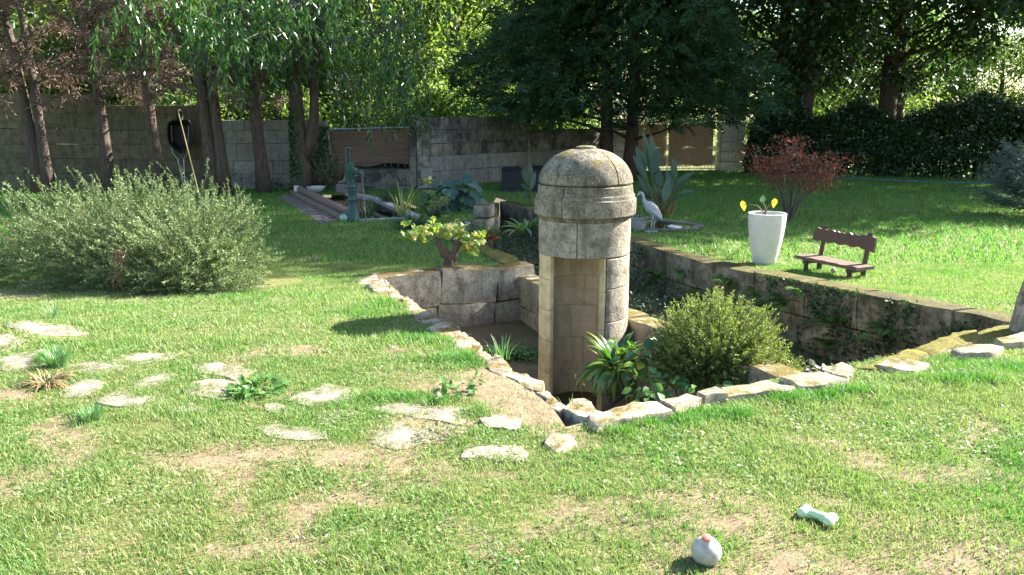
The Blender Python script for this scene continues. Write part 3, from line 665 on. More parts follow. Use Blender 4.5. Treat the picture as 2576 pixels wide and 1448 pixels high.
mat_sheet('reed_mat', Vector((a_.x, Yf - .06, 0)), Vector((b_.x, Yf - .06, 0)), at(0, 419, Yf).z, at(0, 330, Yf).z, at(0, 411, Yf).z, at(0, 325, Yf).z, M['reed_h'], fn)
bar(fn, 'top_rail', at(826, 327, Yf), at(1048, 321, Yf), .03, M['steel']); bar(fn, 'bottom_rail', at(826, 424, Yf), at(1048, 421, Yf), .02, M['black'])
for i in range(13):
    x = 836 + i * 16.6; bar(fn, 'picket', at(x, 312, Yf), at(x, 424, Yf), .011, M['steel'], 4)

# stained wall with pier, running back to the gate
p0 = Vector((wx(1046, 25.7), 25.7, ZB)); p1 = Vector((at(1535, 430, 34.5).x, 34.5, ZB))
dw = thing('stained_wall', 'long black stained block wall in the shade of the big conifer', 'wall', p0)
u = (p1 - p0).normalized()
block_wall(dw, p0, p1, ZB, (.55, .5, .4), 2.0, .3, M['concrete'], 21)
block_wall(dw, p0 + u * .01, p0 + (p1 - p0) * .52, ZB + 1.45, (.45, .40), 1.8, .3, M['blackwall'], 22)
block_wall(dw, p0 + (p1 - p0) * .52, p1, ZB + 1.45, (.38,), 1.8, .3, M['blackwall'], 23)
for o in [c for c in dw.children if (c.location.z + dw.location.z) > .75]: o.data.materials[0] = M['blackwall']
pr = wbox(dw, 'pier', 1046, 1082, 294, 482, 25.45, .34, M['blackwall'])
br = wbox(dw, 'corbel', 1058, 1088, 425, 452, 25.2, .3, M['concrete'])

# gate with two reed covered leaves between pillars
GY = 35.0
gt = thing('garden_gate', 'white spiked iron double gate covered with tan reed matting', 'gate', at(1700, 430, GY))
for k, (xa, xb) in enumerate(((1584, 1690), (1696, 1812))):
    a_, b_ = at(xa, 0, GY), at(xb, 0, GY)
    zt_, zm, zb_ = at(0, 312, GY).z, at(0, 372, GY).z, at(0, 416, GY).z
    mat_sheet('reed_mat', Vector((a_.x, GY - .08, 0)), Vector((b_.x, GY - .08, 0)), zm, zt_, zm, zt_, M['reed_v'], gt, seed=k * 3, nx=24, nz=6)
    mat_sheet('reed_mat', Vector((a_.x, GY - .10, 0)), Vector((b_.x, GY - .10, 0)), zb_, zm - .01, zb_, zm - .01, M['reed_v'], gt, seed=k * 3 + 7, nx=24, nz=6)
    bar(gt, 'top_rail', at(xa, 310, GY), at(xb, 310, GY), .03, M['whitepaint']); bar(gt, 'bottom_rail', at(xa, 424, GY), at(xb, 424, GY), .025, M['whitepaint'])
    bar(gt, 'stile', at(xa + 1, 306, GY), at(xa + 1, 428, GY), .03, M['whitepaint']); bar(gt, 'stile', at(xb - 1, 306, GY), at(xb - 1, 428, GY), .035, M['whitepaint'])
    n = 13
    for i in range(n): x = xa + (xb - xa) * (i + .5) / n; bar(gt, 'spike', at(x, 297, GY), at(x, 426, GY), .012, M['whitepaint'], 4)
def pillar(label, px0, px1, ptop, Y, mat, cap):
    c = at((px0 + px1) / 2, 430, Y); t = thing('gate_pillar', label, 'pillar', (c.x, Y, ZB)); h = at(0, ptop, Y).z - ZB; w_ = at(px1, 0, Y).x - at(px0, 0, Y).x; z = 0; i = 0
    while z < h - .1:
        hh = min(.42, h - z); me = rough_box_mesh('pillar_stone', w_ - .01 * (i % 2), w_ - .01, hh - .012, i + int(px0), .006, 2, .012); me.materials.append(mat)
        o = link('pillar_stone', me, None, t, 40); o.location = (0, 0, z + hh / 2); z += hh; i += 1
    if cap:
        me = rough_box_mesh('cap', w_ + .22, w_ + .22, .14, 3, .006, 2, .02); me.materials.append(M['oldwall']); link('cap', me, None, t, 40).location = (0, 0, z + .07)
        mb2 = MB(); hw = w_ / 2 + .08; mb2.add([(-hw, -hw, z + .14), (hw, -hw, z + .14), (hw, hw, z + .14), (-hw, hw, z + .14), (0, 0, z + .45)], [(0, 1, 4), (1, 2, 4), (2, 3, 4), (3, 0, 4), (3, 2, 1, 0)]); mb2.build('cap_top', M['oldwall'], t)
    return t
pillar('pale stone gate pillar with capped top beside the dark hedge', 1803, 1862, 262, 34.9, M['pillar'], True)
pillar('pale stone gate pillar seen between the conifer trunks', 1532, 1582, 298, 34.8, M['pillar'], False)
# ================================================================ TREES
def limb(mb, p, q, r0, r1, rng, n=6, seg=5, wob=.06):
    p, q = Vector(p), Vector(q); L = (q - p).length; pts = []; rad = []
    for i in range(seg + 1):
        t = i / seg; k = math.sin(t * math.pi) * L * wob
        pts.append(p.lerp(q, t) + Vector((rng.uniform(-1, 1), rng.uniform(-1, 1), rng.uniform(-.3, 1))) * k); rad.append(r0 + (r1 - r0) * t)
    mb.tube(pts, rad, n); return pts
def crown_points(rng, n, c, rad, shell=.45):
    d = rvec(rng, n); r = rng.random(n) ** (1 / 3.0); r = shell + (1 - shell) * r
    return c + d * r[:, None] * rad
def leaf_cloud(rng, centers, per, spread, L, W, droop=.5, flat=.65, up=.8):
    n = len(centers) * per; c = np.repeat(centers, per, 0)
    o = rng.normal(size=(n, 3)) * np.array([1, 1, flat]) * spread * np.repeat(rng.uniform(.6, 1.3, len(centers)), per)[:, None]
    D = unit(o + rng.normal(size=(n, 3)) * .35 * spread) * .8 + rvec(rng, n) * .6 + np.array([0, 0, -droop]); N = rvec(rng, n) * .9 + np.array([0, 0, up])
    s = rng.uniform(.65, 1.3, n); return c + o, D, N, L * s, W * s
def broad_tree_meshes(seed, H, z0, Rx, nclump, per, L, W, tr, lean=0.0, spread=.55):
    rng = np.random.default_rng(seed); pr = random.Random(seed)
    c = np.array([0, 0, (H + z0) / 2]); rad = np.array([Rx, Rx, (H - z0) / 2])
    cl = crown_points(rng, nclump, c, rad, .3); cl += rng.normal(size=cl.shape) * .35
    crown = leaf_mesh('crown', *leaf_cloud(rng, cl, per, spread, L, W, .35), cup=.08)
    mb = MB(); tp = []; rr = []; k = 9
    for i in range(k + 1):
        t = i / k; tp.append(Vector((lean * t + .18 * math.sin(3 * t + seed), .15 * math.sin(4 * t + seed * 2), H * .86 * t))); rr.append(tr * ((1 - t) ** .8 * .9 + .1) * (1.35 if i == 0 else 1))
    mb.tube(tp, rr, 10, True, .06, pr)
    for j in range(0, nclump, max(1, nclump // 26)):
        q = Vector(cl[j]); h = min(max(q.z - abs(q.xy.length) * .55, z0 * .6), H * .8); t = h / (H * .86); i = min(int(t * k), k - 1)
        p = tp[i].lerp(tp[i + 1], t * k - i); limb(mb, p, q, tr * .3 * (1 - t * .6), .03, pr, 5, 4)
    return mb.mesh('trunk'), crown
def place_tree(name, label, group, loc, meshes, tmat, cmat, rz=0, s=1.0, cat='tree'):
    t = thing(name, label, cat, loc, rz, group); t.scale = (s, s, s)
    link('trunk', meshes[0], tmat, t, True); link('crown', meshes[1], cmat, t); return t

# sunlit woodland beyond the wall
bt = [broad_tree_meshes(11, 13, 1.0, 4.6, 150, 210, .26, .12, .28), broad_tree_meshes(12, 11, .6, 4.0, 130, 210, .24, .11, .22)]
spots = [(-22, 36, 0, 1.1), (-16.5, 39, 1, 1.2), (-12.5, 33.5, 1, .9), (-9.5, 41, 0, 1.1), (-6.5, 34.5, 1, .95), (-2.8, 40, 0, 1.1), (-1.0, 60, 1, 1.4), (5, 64, 0, 1.3), (14.5, 48, 1, .8), (20, 47, 1, .95), (27, 53, 1, .75), (31, 52, 0, .72), (38, 50, 1, .85), (-28, 44, 1, 1.4), (-5, 56, 0, 1.5), (14, 66, 1, 1.0), (25, 64, 0, .85)]
for i, (x, y, k, s) in enumerate(spots):
    place_tree('woodland_tree', 'leafy sunlit yellow green tree in the wood beyond the garden wall', 'woodland trees beyond the garden wall', (x, y, ZB), bt[k], M['barkgrey'], M['broad'], i * 1.3, s)
# low bright shrubs right behind wall, fence and gate
sh = leaf_mesh('foliage', *leaf_cloud(np.random.default_rng(31), crown_points(np.random.default_rng(32), 60, np.array([0, 0, 1.2]), np.array([1.6, 1.2, 1.3]), .2), 150, .3, .16, .08, .2), cup=.08)
smb = MB(); prr = random.Random(3)
for j in range(7): limb(smb, (prr.uniform(-.2, .2), prr.uniform(-.2, .2), 0), (prr.uniform(-1, 1), prr.uniform(-.8, .8), 1.8), .04, .012, prr, 5, 4)
sst = smb.mesh('stems')
for i, (x, y, s) in enumerate(((-13.5, 29.2, 1.0), (-10.8, 28.8, 1.2), (-8.2, 29.6, 1.15), (-5.2, 31.5, 1.0), (-2.6, 32.5, 1.25), (-.3, 34, 1.2), (2.2, 37.5, 1.2))):
    t = thing('shrub', 'bright leafy shrub rising behind the boundary wall', 'shrub', (x, y, ZB), i * 1.1, 'shrubs behind the wall'); t.scale = (s, s, s * 1.15)
    link('stems', sst, M['barkgrey'], t); link('foliage', sh, M['broad'], t)

# tall dark trees behind the hedge
dt = [broad_tree_meshes(21, 19, 4.0, 5.2, 85, 160, .30, .15, .42, spread=.6), broad_tree_meshes(22, 17, 3.2, 4.8, 72, 160, .28, .15, .36, spread=.6), broad_tree_meshes(23, 19, 5.0, 5.3, 150, 190, .30, .16, .45, spread=.7)]
dl = [(at(1972, 300, 34).x, 34.0, 1, .95, 'slim dark tree trunk with deep green crown next to gate pillar'), (at(2022, 300, 33).x, 33.0, 0, 1.0, 'thick dark trunked tree rising behind the hedge and red maple'),
      (at(2236, 300, 34).x, 34.0, 0, .98, 'dark tree with forked looking trunk behind the middle of the hedge'), (at(2262, 300, 36).x, 36.0, 1, .9, 'dark tree standing close behind the forked looking one'),
      (16.8, 25.9, 2, 1.0, 'tall dark tree behind the juniper'), (24, 30, 0, 1.05, 'tall dark tree at the far corner of the hedge'), (29, 33, 1, 1.1, 'tall dark tree outside the garden past the juniper')]
for i, (x, y, k, s, lb) in enumerate(dl):
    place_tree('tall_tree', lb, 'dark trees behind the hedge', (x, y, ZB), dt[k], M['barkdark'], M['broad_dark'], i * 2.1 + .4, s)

# laurel hedge
def hedge():
    rng = np.random.default_rng(41); n = 46000
    a, b = at(1872, 432, 33.2), at(2640, 455, 29.0)
    t = rng.random(n); u = (b - a); u.z = 0; nn = np.array([-u.y, u.x, 0]) / u.length
    base = np.array([a.x, a.y, 0]) + t[:, None] * np.array([u.x, u.y, 0])
    x = base[:, 0]; hgt = 2.6 + 1.5 * (vnoise(x, x * 0, .8, 4) - .5) + .35 * (vnoise(x, x * 0, 2.7, 5) - .5)
    hgt = hgt * sstep(-.01, .05, t) + .9 * (1 - sstep(-.01, .05, t))
    d = rng.random(n) ** 1.6 * 1.3; zz = rng.random(n) ** .8 * hgt * rng.uniform(.93, 1.07, n)
    bul = .7 * (vnoise(x, zz, 1.4, 6) - .5); P = base + nn * (d + bul)[:, None]; P[:, 2] = ZB + zz
    D = rvec(rng, n) * .8 - nn * .6 + np.array([0, 0, -.1]); N = rvec(rng, n) * .7 - nn * .5 + np.array([0, 0, .6]); s = rng.uniform(.7, 1.3, n)
    h = thing('laurel_hedge', 'tall dark evergreen hedge along the back of the lawn', 'hedge', (a.x, a.y, ZB))
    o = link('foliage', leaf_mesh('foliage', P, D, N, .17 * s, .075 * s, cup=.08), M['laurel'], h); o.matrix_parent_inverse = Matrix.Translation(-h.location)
    pr = random.Random(4)
    for j in range(16):
        q = a + u * ((j + .5) / 16); mb = MB(); v = Vector((nn[0], nn[1], 0))
        limb(mb, (q.x + v.x * .6, q.y + v.y * .6, ZB), (q.x + v.x * .6 + pr.uniform(-.4, .4), q.y + v.y * .6, ZB + 1.9), .06, .02, pr)
        o = mb.build('stem', M['barkdark'], h); o.matrix_parent_inverse = Matrix.Translation(-h.location)
hedge()

# big thuja with two trunks
def conifer():
    base = Vector((at(1552, 430, 29.5).x, 29.5, ZB)); t = thing('conifer', 'big dark thuja conifer with two trunks in front of the stained wall', 'tree', base)
    rng = np.random.default_rng(51); pr = random.Random(51)
    for (dx, dy, tx) in ((-.35, .1, -.9), (.42, -.1, .5)):
        mb = MB(); pts = []; rr = []
        for i in range(10):
            s = i / 9; pts.append((dx + (tx - dx) * s + .08 * math.sin(5 * s + dx), dy, s * 10.5)); rr.append(.27 * (1 - s * .9) * (1.25 if i == 0 else 1))
        mb.tube(pts, rr, 10, True, .07, pr); mb.build('trunk', M['barkdark'], t, True)
    nf = 14000; k = 15; zf = rng.random(nf) ** .85 * 9.4 + 2.35; rm = 4.7 * np.clip(1 - ((zf - 3.2) / 9.5), .12, 1) ** .8 * np.clip((zf - 1.5) / 1.4, .55, 1)
    th = rng.random(nf) * 2 * np.pi; lob = 1 + .22 * np.sin(th * 3 + zf) + .15 * np.sin(th * 5 - zf * 2); r = rm * lob * (1 - .6 * rng.random(nf) ** 1.5)
    c = np.stack([np.cos(th) * r, np.sin(th) * r, zf - .06 * r + .25 * rng.normal(size=nf)], 1)
    o = np.stack([np.cos(th), np.sin(th), np.zeros(nf)], 1); dirn = unit(o + rng.normal(size=(nf, 3)) * .35 + np.array([0, 0, .15]))
    side = unit(np.cross(dirn, rvec(rng, nf))); Ls = rng.uniform(.35, .75, nf)
    ii = np.repeat(np.arange(nf), k); s = np.tile(np.linspace(.0, 1, k), nf); sg = np.tile(np.where(np.arange(k) % 2, 1, -1), nf)
    P = c[ii] + dirn[ii] * (s * Ls[ii])[:, None] + np.array([0, 0, -.18]) * (s ** 2)[:, None]
    D = dirn[ii] * .8 + side[ii] * sg[:, None] * .75 + rng.normal(size=(len(ii), 3)) * .18; N = np.cross(side[ii], dirn[ii]) + rng.normal(size=(len(ii), 3)) * .3
    link('crown', leaf_mesh('crown', P, D, N, .22 * (1.15 - .5 * s), .056), M['thuja'], t)
    mb = MB()
    for j in range(46):
        z = pr.uniform(1.6, 8.5); a = pr.uniform(0, 6.28); rr = 3.6 * (1 - (z - 1) / 11); limb(mb, (pr.choice((-.5, .45)), 0, z - .3), (math.cos(a) * rr, math.sin(a) * rr, z + .5), .07, .012, pr, 5, 4)
    mb.build('branches', M['barkdark'], t, True)
conifer()

# row of bare brown cypresses in front of the wall
def cypress_meshes(seed):
    rng = np.random.default_rng(seed); pr = random.Random(seed); mb = MB(); P = []; D = []
    for j in range(46):
        z = pr.uniform(2.5, 8.0); a = pr.uniform(0, 6.28); L = pr.uniform(.9, 2.3) * (1.15 - (z - 2.5) / 9)
        q = Vector((math.cos(a) * L, math.sin(a) * L, z + pr.uniform(.1, .9))); pts = limb(mb, (0, 0, z - .1), q, .035, .008, pr, 4, 5, .08)
        for _ in range(46):
            s = pr.uniform(.2, 1) * (len(pts) - 1); i = min(int(s), len(pts) - 2); p = pts[i].lerp(pts[i + 1], s - i)
            v = Vector((pr.gauss(0, .5) + math.cos(a) * .5, pr.gauss(0, .5) + math.sin(a) * .5, pr.gauss(-.1, .45))).normalized(); ln = pr.uniform(.12, .45)
            for kk in range(5): P.append(p + v * ln * (kk / 4) + Vector((0, 0, -.06 * kk * kk / 16))); D.append(v + Vector((pr.gauss(0, .7), pr.gauss(0, .7), pr.gauss(-.25, .6))))
    P = np.array(P); D = np.array(D); n = len(P)
    return mb.mesh('branches'), leaf_mesh('crown', P, D, rvec(rng, n), rng.uniform(.10, .26, n), rng.uniform(.014, .035, n))
cy = [cypress_meshes(61), cypress_meshes(62)]
def cypress(px, py, label, stems, rz, k, s=1.0):
    g = G(px, py); t = thing('cypress_tree', label, 'tree', g, 0, 'row of bare cypresses before the wall'); pr = random.Random(int(px))
    for (dx, top, r0) in stems:
        mb = MB(); pts = []; rr = []
        for i in range(9):
            q = i / 8; pts.append((dx + (top - dx) * q + .05 * math.sin(q * 6 + px), .06 * math.sin(q * 5 + px), 8.2 * q - .05)); rr.append(r0 * (1 - .75 * q) * (1.35 if i == 0 else 1.05 if i == 1 else 1))
        mb.tube(pts, rr, 10, True, .07, pr); mb.build('trunk', M['bark'], t, True)
    for nm, me, m in (('branches', cy[k][0], M['barkgrey']), ('crown', cy[k][1], M['dead'])):
        o = link(nm, me, m, t); o.rotation_euler = (0, 0, rz); o.scale = (s, s, 1); o.location = (stems[0][1] * .5, 0, 0)
cypress(118, 487, 'double stemmed cypress trunk behind the leafy left flank of the rosemary', ((-.08, -1.0, .20), (.16, -.35, .17)), 0, 0, 1.1)
cypress(282, 487, 'reddish brown cypress trunk next to the double stemmed one', ((0, -.5, .19),), 1.3, 1)
cypress(412, 487, 'flaky cypress trunk beside the leaning wheelbarrow', ((0, -.45, .20),), 2.4, 0)
cypress(548, 492, 'dark double cypress trunk at the end of the olive wall', ((-.16, -.3, .22), (.12, .1, .19)), 3.9, 1)
cypress(662, 487, 'brown cypress trunk against the pale block wall', ((0, -.1, .20),), 5.0, 0)

# forked ivied tree with hanging lance leaves
def lance_tree():
    g = G(762, 484); t = thing('lance_leaf_tree', 'forked ivy clad tree with drooping glossy green leaves overhead', 'tree', g); pr = random.Random(71); rng = np.random.default_rng(71)
    mb = MB(); mb.tube([(-.05, 0, -.05), (0, 0, .7), (-.02, .0, 2.0), (-.1, 0, 4), (-.15, -.2, 6.5), (-.1, -.6, 9)], [.36, .27, .23, .2, .16, .07], 12, True, .08, pr)
    mb.tube([(.05, 0, .95), (.32, -.05, 1.6), (.5, -.1, 2.3), (.56, -.1, 3.3), (.62, -.2, 4.6), (1.2, -.8, 7)], [.18, .17, .15, .13, .12, .06], 10, True, .08, pr); mb.build('trunk', M['bark'], t, True)
    mb = MB(); P = []; D = []
    tips = []
    for j in range(230):
        # strand roots: ceiling of the crown spreading towards the camera and to both sides
        u_ = pr.random(); x = -2.8 + 6.9 * u_ + pr.uniform(-.4, .4); y = pr.uniform(-6.5, .8)
        z = 4.35 + 2.1 * pr.random() ** 1.4 - .0 * x
        if u_ > .62: z -= (1.9 * pr.random() ** .7) * min(1, (u_ - .62) / .12) * (1 if u_ < .93 else .4)
        elif .28 < u_ < .48: z -= 1.15 * pr.random() ** 1.2
        tips.append(Vector((x, y, z)))
    for j, q in enumerate(tips):
        if j % 7 == 0: limb(mb, (pr.choice((-.1, .62)), -.2, pr.uniform(3.6, 6)), q, .05, .01, pr, 5, 6, .05)
        for s_ in range(3):
            v = Vector((pr.gauss(0, .35), pr.gauss(0, .35), -.35)); ln = pr.uniform(.5, 1.3); p0_ = q + Vector((pr.gauss(0, .3), pr.gauss(0, .3), pr.gauss(0, .2))); n = int(ln * 24)
            for k in range(n):
                f = k / n; p = p0_ + v * ln * f + Vector((0, 0, -.55 * ln * f * f)); P.append(p); D.append(v * .5 + Vector((pr.gauss(0, .5), pr.gauss(0, .5), pr.gauss(-.75, .3))))
    mb.build('branches', M['barkgrey'], t, True); P = np.array(P); D = np.array(D); n = len(P)
    link('crown', leaf_mesh('crown', P, D, rvec(rng, n) + np.array([.4, -.6, .3]), rng.uniform(.13, .26, n), rng.uniform(.03, .05, n), cup=.1), M['willow'], t)
    # ivy on the trunk
    n = 1500; zz = rng.random(n) ** 1.3 * 2.6; th = rng.uniform(2.2, 5.2, n); r = .30 - .03 * zz; P = np.stack([np.cos(th) * r - .05, np.sin(th) * r, zz], 1)
    link('ivy', leaf_mesh('ivy', P, rvec(rng, n) + np.array([0, 0, -.5]), np.stack([np.cos(th), np.sin(th), th * 0], 1) + rng.normal(size=(n, 3)) * .3, .08, .07), M['ivy'], t)
lance_tree()
# ================================================================ SHRUBS AND PLANTS
def needle_bush(root, lobes, nst, need, nl, nw, curl, seed, fol_mat, stem_mat, tip=.12, up=.35, stem_r=.006, wisps=0, ang=.9):
    """lobes: (centre, radii, share) in root space; stems grow from the lobe foot to its surface, needles all along the outer part"""
    rng = random.Random(seed); nr = np.random.default_rng(seed); P = []; D = []; mb = MB(); S = []
    for c, rad, share in lobes:
        c = Vector(c)
        for j in range(int(nst * share)):
            v = Vector((rng.gauss(0, 1), rng.gauss(0, 1), abs(rng.gauss(0, .9)) - .4)).normalized(); lump = 1 + .16 * mnoise.noise(v * 2.3 + Vector((seed, 0, 0))) + .1 * mnoise.noise(v * 6)
            e = c + Vector((v.x * rad[0], v.y * rad[1], v.z * rad[2])) * lump * rng.uniform(.72, 1.02)
            if e.z < .03: e.z = .03 + rng.random() * .1
            b = Vector((c.x + v.x * rad[0] * .15, c.y + v.y * rad[1] * .15, 0.0)).lerp(c, .35 * rng.random()); b.z = max(b.z, 0)
            m_ = b.lerp(e, .55) + Vector((0, 0, .18 * rad[2])); tp = e + Vector((v.x, v.y, v.z + up)).normalized() * tip * rng.uniform(.5, 1.8) + Vector((curl * rng.uniform(.2, 1), 0, 0)) * tip
            S.append((b, m_, e, tp, need))
    for j in range(wisps):
        c, rad, share = rng.choice(lobes); c = Vector(c); v = Vector((rng.gauss(-.1, .8), rng.gauss(-.2, .6), abs(rng.gauss(.9, .4)))).normalized()
        e = c + Vector((v.x * rad[0], v.y * rad[1], v.z * rad[2])) * .95; L = rng.uniform(.2, .42)
        S.append((c.lerp(e, .5), c.lerp(e, .8), e, e + Vector((v.x * .4 - .35 + rng.gauss(0, .2), v.y * .4, .75)) * L, int(need * .9)))
    for (b, m_, e, tp, k_) in S:
        pts = []
        for i in range(7):
            t = i / 6; q = (b.lerp(m_, t)).lerp(m_.lerp(e, t), t); pts.append(q)
        pts += [e.lerp(tp, .5) + Vector((0, 0, .01)), tp]
        mb.tube(pts[3:], [stem_r * (1 - .1 * i) for i in range(len(pts) - 3)], 3, False)
        for k in range(k_):
            s = 3.2 + (len(pts) - 4.2) * (k + rng.random()) / k_; i = min(int(s), len(pts) - 2); p = pts[i].lerp(pts[i + 1], s - i); d = (pts[i + 1] - pts[i]).normalized()
            P.append(p); D.append(d * ang + Vector((rng.gauss(0, .6), rng.gauss(0, .6), rng.gauss(0, .6))))
    P = np.array(P); D = np.array(D); n = len(P); s = nr.uniform(.7, 1.3, n)
    mb.build('stems', stem_mat, root); link('foliage', leaf_mesh('foliage', P, D, rvec(nr, n), nl * s, nw * s), fol_mat, root)
    return P
g = G(390, 745); ROS = Vector((-4.75, 10.35, float(zt(0, 10.35))))
ro = thing('rosemary_bush', 'sprawling grey green rosemary bush with tiny pale flowers', 'bush', ROS)
rp = needle_bush(ro, [((.50, -.1, .30), (1.05, .95, .90), .52), ((-.55, .35, .36), (1.2, 1.0, 1.0), .33), ((-1.7, .6, .3), (1.1, .9, .95), .22), ((.1, .75, .4), (1.1, .8, .95), .15), ((.5, -.55, .1), (1.0, .5, .6), .2), ((-.5, -.35, .15), (.8, .5, .6), .14)], 1350, 74, .040, .0095, -.4, 81, M['rosemary'], M['stem'], tip=.15, wisps=110, stem_r=.0035, up=.1, ang=.55)
rr_ = np.random.default_rng(3); k = rr_.choice(len(rp), 700, False); q = rp[k]; k2 = (q[:, 0] > .5) | (rr_.random(len(q)) < .2); q = q[k2]
link('flowers', leaf_mesh('flowers', q, rvec(rr_, len(q)), rvec(rr_, len(q)), .022, .02), M['rflower'], ro)
def dead_branch():
    mb = MB(); pr = random.Random(8); P = []; D = []
    base = at(300, 630, 9.35) - ROS
    for j in range(9):
        e = base + Vector((pr.gauss(0, .12), pr.gauss(-.05, .05), -pr.uniform(.2, .48))); pts = limb(mb, base + Vector((pr.gauss(0, .05), 0, 0)), e, .006, .003, pr, 4, 5, .1)
        for k in range(60): s = pr.random() * 4.99; i = int(s); P.append(pts[i].lerp(pts[i + 1], s - i)); D.append(Vector((pr.gauss(0, 1), pr.gauss(0, 1), pr.gauss(-.5, 1))))
    db = mb.build('dead_branch', M['twig'], ro); P = np.array(P); D = np.array(D); link('dead_needles', leaf_mesh('dead_needles', P, D, rvec(rr_, len(P)), .035, .008), leaf_mat('brown needle', [(.16, .075, .03), (.24, .12, .05)], .2, tcol=(1.2, 1, .7)), db)
dead_branch()

HB = Vector((at(1800, 870, 6.75).x, 6.75, -.72)); hb = thing('heath_bush', 'rounded yellow green heath bush spilling over the partition wall', 'bush', HB)
needle_bush(hb, [((0, 0, .62), (.50, .45, .46), .55), ((.28, -.15, .40), (.38, .36, .36), .3), ((.30, -.25, .12), (.30, .3, .3), .14), ((-.2, -.1, .5), (.36, .3, .34), .2), ((.0, -.40, .08), (.34, .25, .22), .14), ((.45, -.12, .22), (.30, .36, .34), .16)], 1450, 56, .026, .0072, 0, 82, M['heath'], M['stem'], tip=.07, up=.6, stem_r=.003, ang=.6)

# strap and blade plants: curved leaves of several segments
def blade_plant(root, name, n, L, W, mat, seed, spread=.6, rise=1.0, droop=.6, base_r=.05, segs=6, shape='strap', basez=0.0, stalk=0.0, lean=(0, 0)):
    rng = random.Random(seed); vs = []; fs = []
    for j in range(n):
        a = rng.uniform(0, 2 * math.pi); l = L * rng.uniform(.6, 1.15); w_ = W * rng.uniform(.75, 1.2); sp = spread * rng.uniform(.3, 1.2)
        h = Vector((math.cos(a), math.sin(a), 0)); sd = Vector((-math.sin(a), math.cos(a), 0)); p = Vector((h.x * base_r * rng.random(), h.y * base_r * rng.random(), basez)); el = math.atan2(rise, sp) * rng.uniform(.85, 1.1)
        n0 = len(vs)
        for i in range(segs + 1):
            t = i / segs
            if shape == 'strap': ww = w_ * (1 - t ** 2.2) * .5 + .0008
            else: ww = w_ * .5 * (0.06 if t < stalk else max(math.sin(math.pi * min(1, (t - stalk) / (1 - stalk)) ** .75), .02))
            d = h * math.cos(el) + Vector((lean[0] * .3, lean[1] * .3, math.sin(el)))
            up_ = sd.cross(d).normalized(); fold = up_ * ww * .35
            vs += [p + sd * ww + fold, p, p - sd * ww + fold]; p = p + d.normalized() * (l / segs); el -= droop * rng.uniform(.5, 1.2) / segs * (1 + t)
        for i in range(segs):
            q = n0 + i * 3; fs += [(q, q + 1, q + 4, q + 3), (q + 1, q + 2, q + 5, q + 4)]
    me = bpy.data.meshes.new(name); me.from_pydata([tuple(v) for v in vs], [], fs); return link(name, me, mat, root, True)

# hart's tongue fern and leafy plants on the bank by the turret
hf = thing('hart_tongue_fern', 'glossy hart tongue fern with upright and hanging fronds at the turret foot', 'fern', at(1548, 925, 7.05))
blade_plant(hf, 'fronds', 52, .40, .06, M['harts'], 5, .7, 1.0, 1.0, .06, 7, 'lance', 0, .1)
blade_plant(hf, 'hanging_fronds', 56, .42, .065, M['harts'], 6, 1.2, .3, 2.2, .1, 7, 'lance', -.02, .1)
lp = thing('leafy_plant', 'plant with broad pointed green leaves below the fern', 'plant', at(1592, 945, 6.75))
def broad_leaves(root, name, n, L, W, mat, seed, rad, h, down=.3, pts=None):
    rng = np.random.default_rng(seed); th = rng.random(n) * 2 * np.pi; r = rad * np.sqrt(rng.random(n)); P = np.stack([np.cos(th) * r, np.sin(th) * r, h * rng.random(n)], 1)
    D = np.stack([np.cos(th), np.sin(th), th * 0], 1) + rng.normal(size=(n, 3)) * .4 + np.array([0, 0, -down]); D = unit(D); N = rng.normal(size=(n, 3)) * .3 + np.array([0, -.35, 1]); S = unit(np.cross(D, N)); U = np.cross(S, D)
    s = rng.uniform(.6, 1.25, n)[:, None]; prof = [(0, 0), (.14, .36), (.35, .5), (.6, .40), (.82, .2), (1, 0)]; co = []
    for t, w_ in prof:
        ctr = P + D * (L * t) * s - U * (L * .16 * t * t) * s
        co += [ctr + S * (W * w_) * s + U * (W * w_ * .3) * s, ctr, ctr - S * (W * w_) * s + U * (W * w_ * .3) * s]
    co = np.stack(co, 1).reshape(-1, 3); m = len(prof) * 3; base = (np.arange(n) * m)[:, None, None]; q = []
    for i in range(len(prof) - 1): q += [(i * 3, i * 3 + 1, i * 3 + 4, i * 3 + 3), (i * 3 + 1, i * 3 + 2, i * 3 + 5, i * 3 + 4)]
    return link(name, np_mesh(name, co, (base + np.array(q)[None]).reshape(-1, 4), 4), mat, root, True)
broad_leaves(lp, 'leaves', 46, .12, .09, M['harts'], 9, .22, .34); 
mb = MB(); pr = random.Random(2)
for j in range(7): limb(mb, (pr.uniform(-.05, .05), pr.uniform(-.05, .05), -.35), (pr.uniform(-.18, .18), pr.uniform(-.15, .15), .3), .006, .003, pr, 4, 4)
mb.build('stems', M['stem'], lp)
for i, (px, py, Y, n) in enumerate(((1690, 975, 6.35, 30), (1640, 1005, 6.1, 26), (1760, 1000, 6.2, 26))):
    t = thing('ground_plant', 'low leafy plant in the shade at the foot of the bank', 'plant', at(px, py, Y), 0, 'leafy plants in the shaded basin'); broad_leaves(t, 'leaves', n, .09, .06, M['weed'], 20 + i, .18, .15)

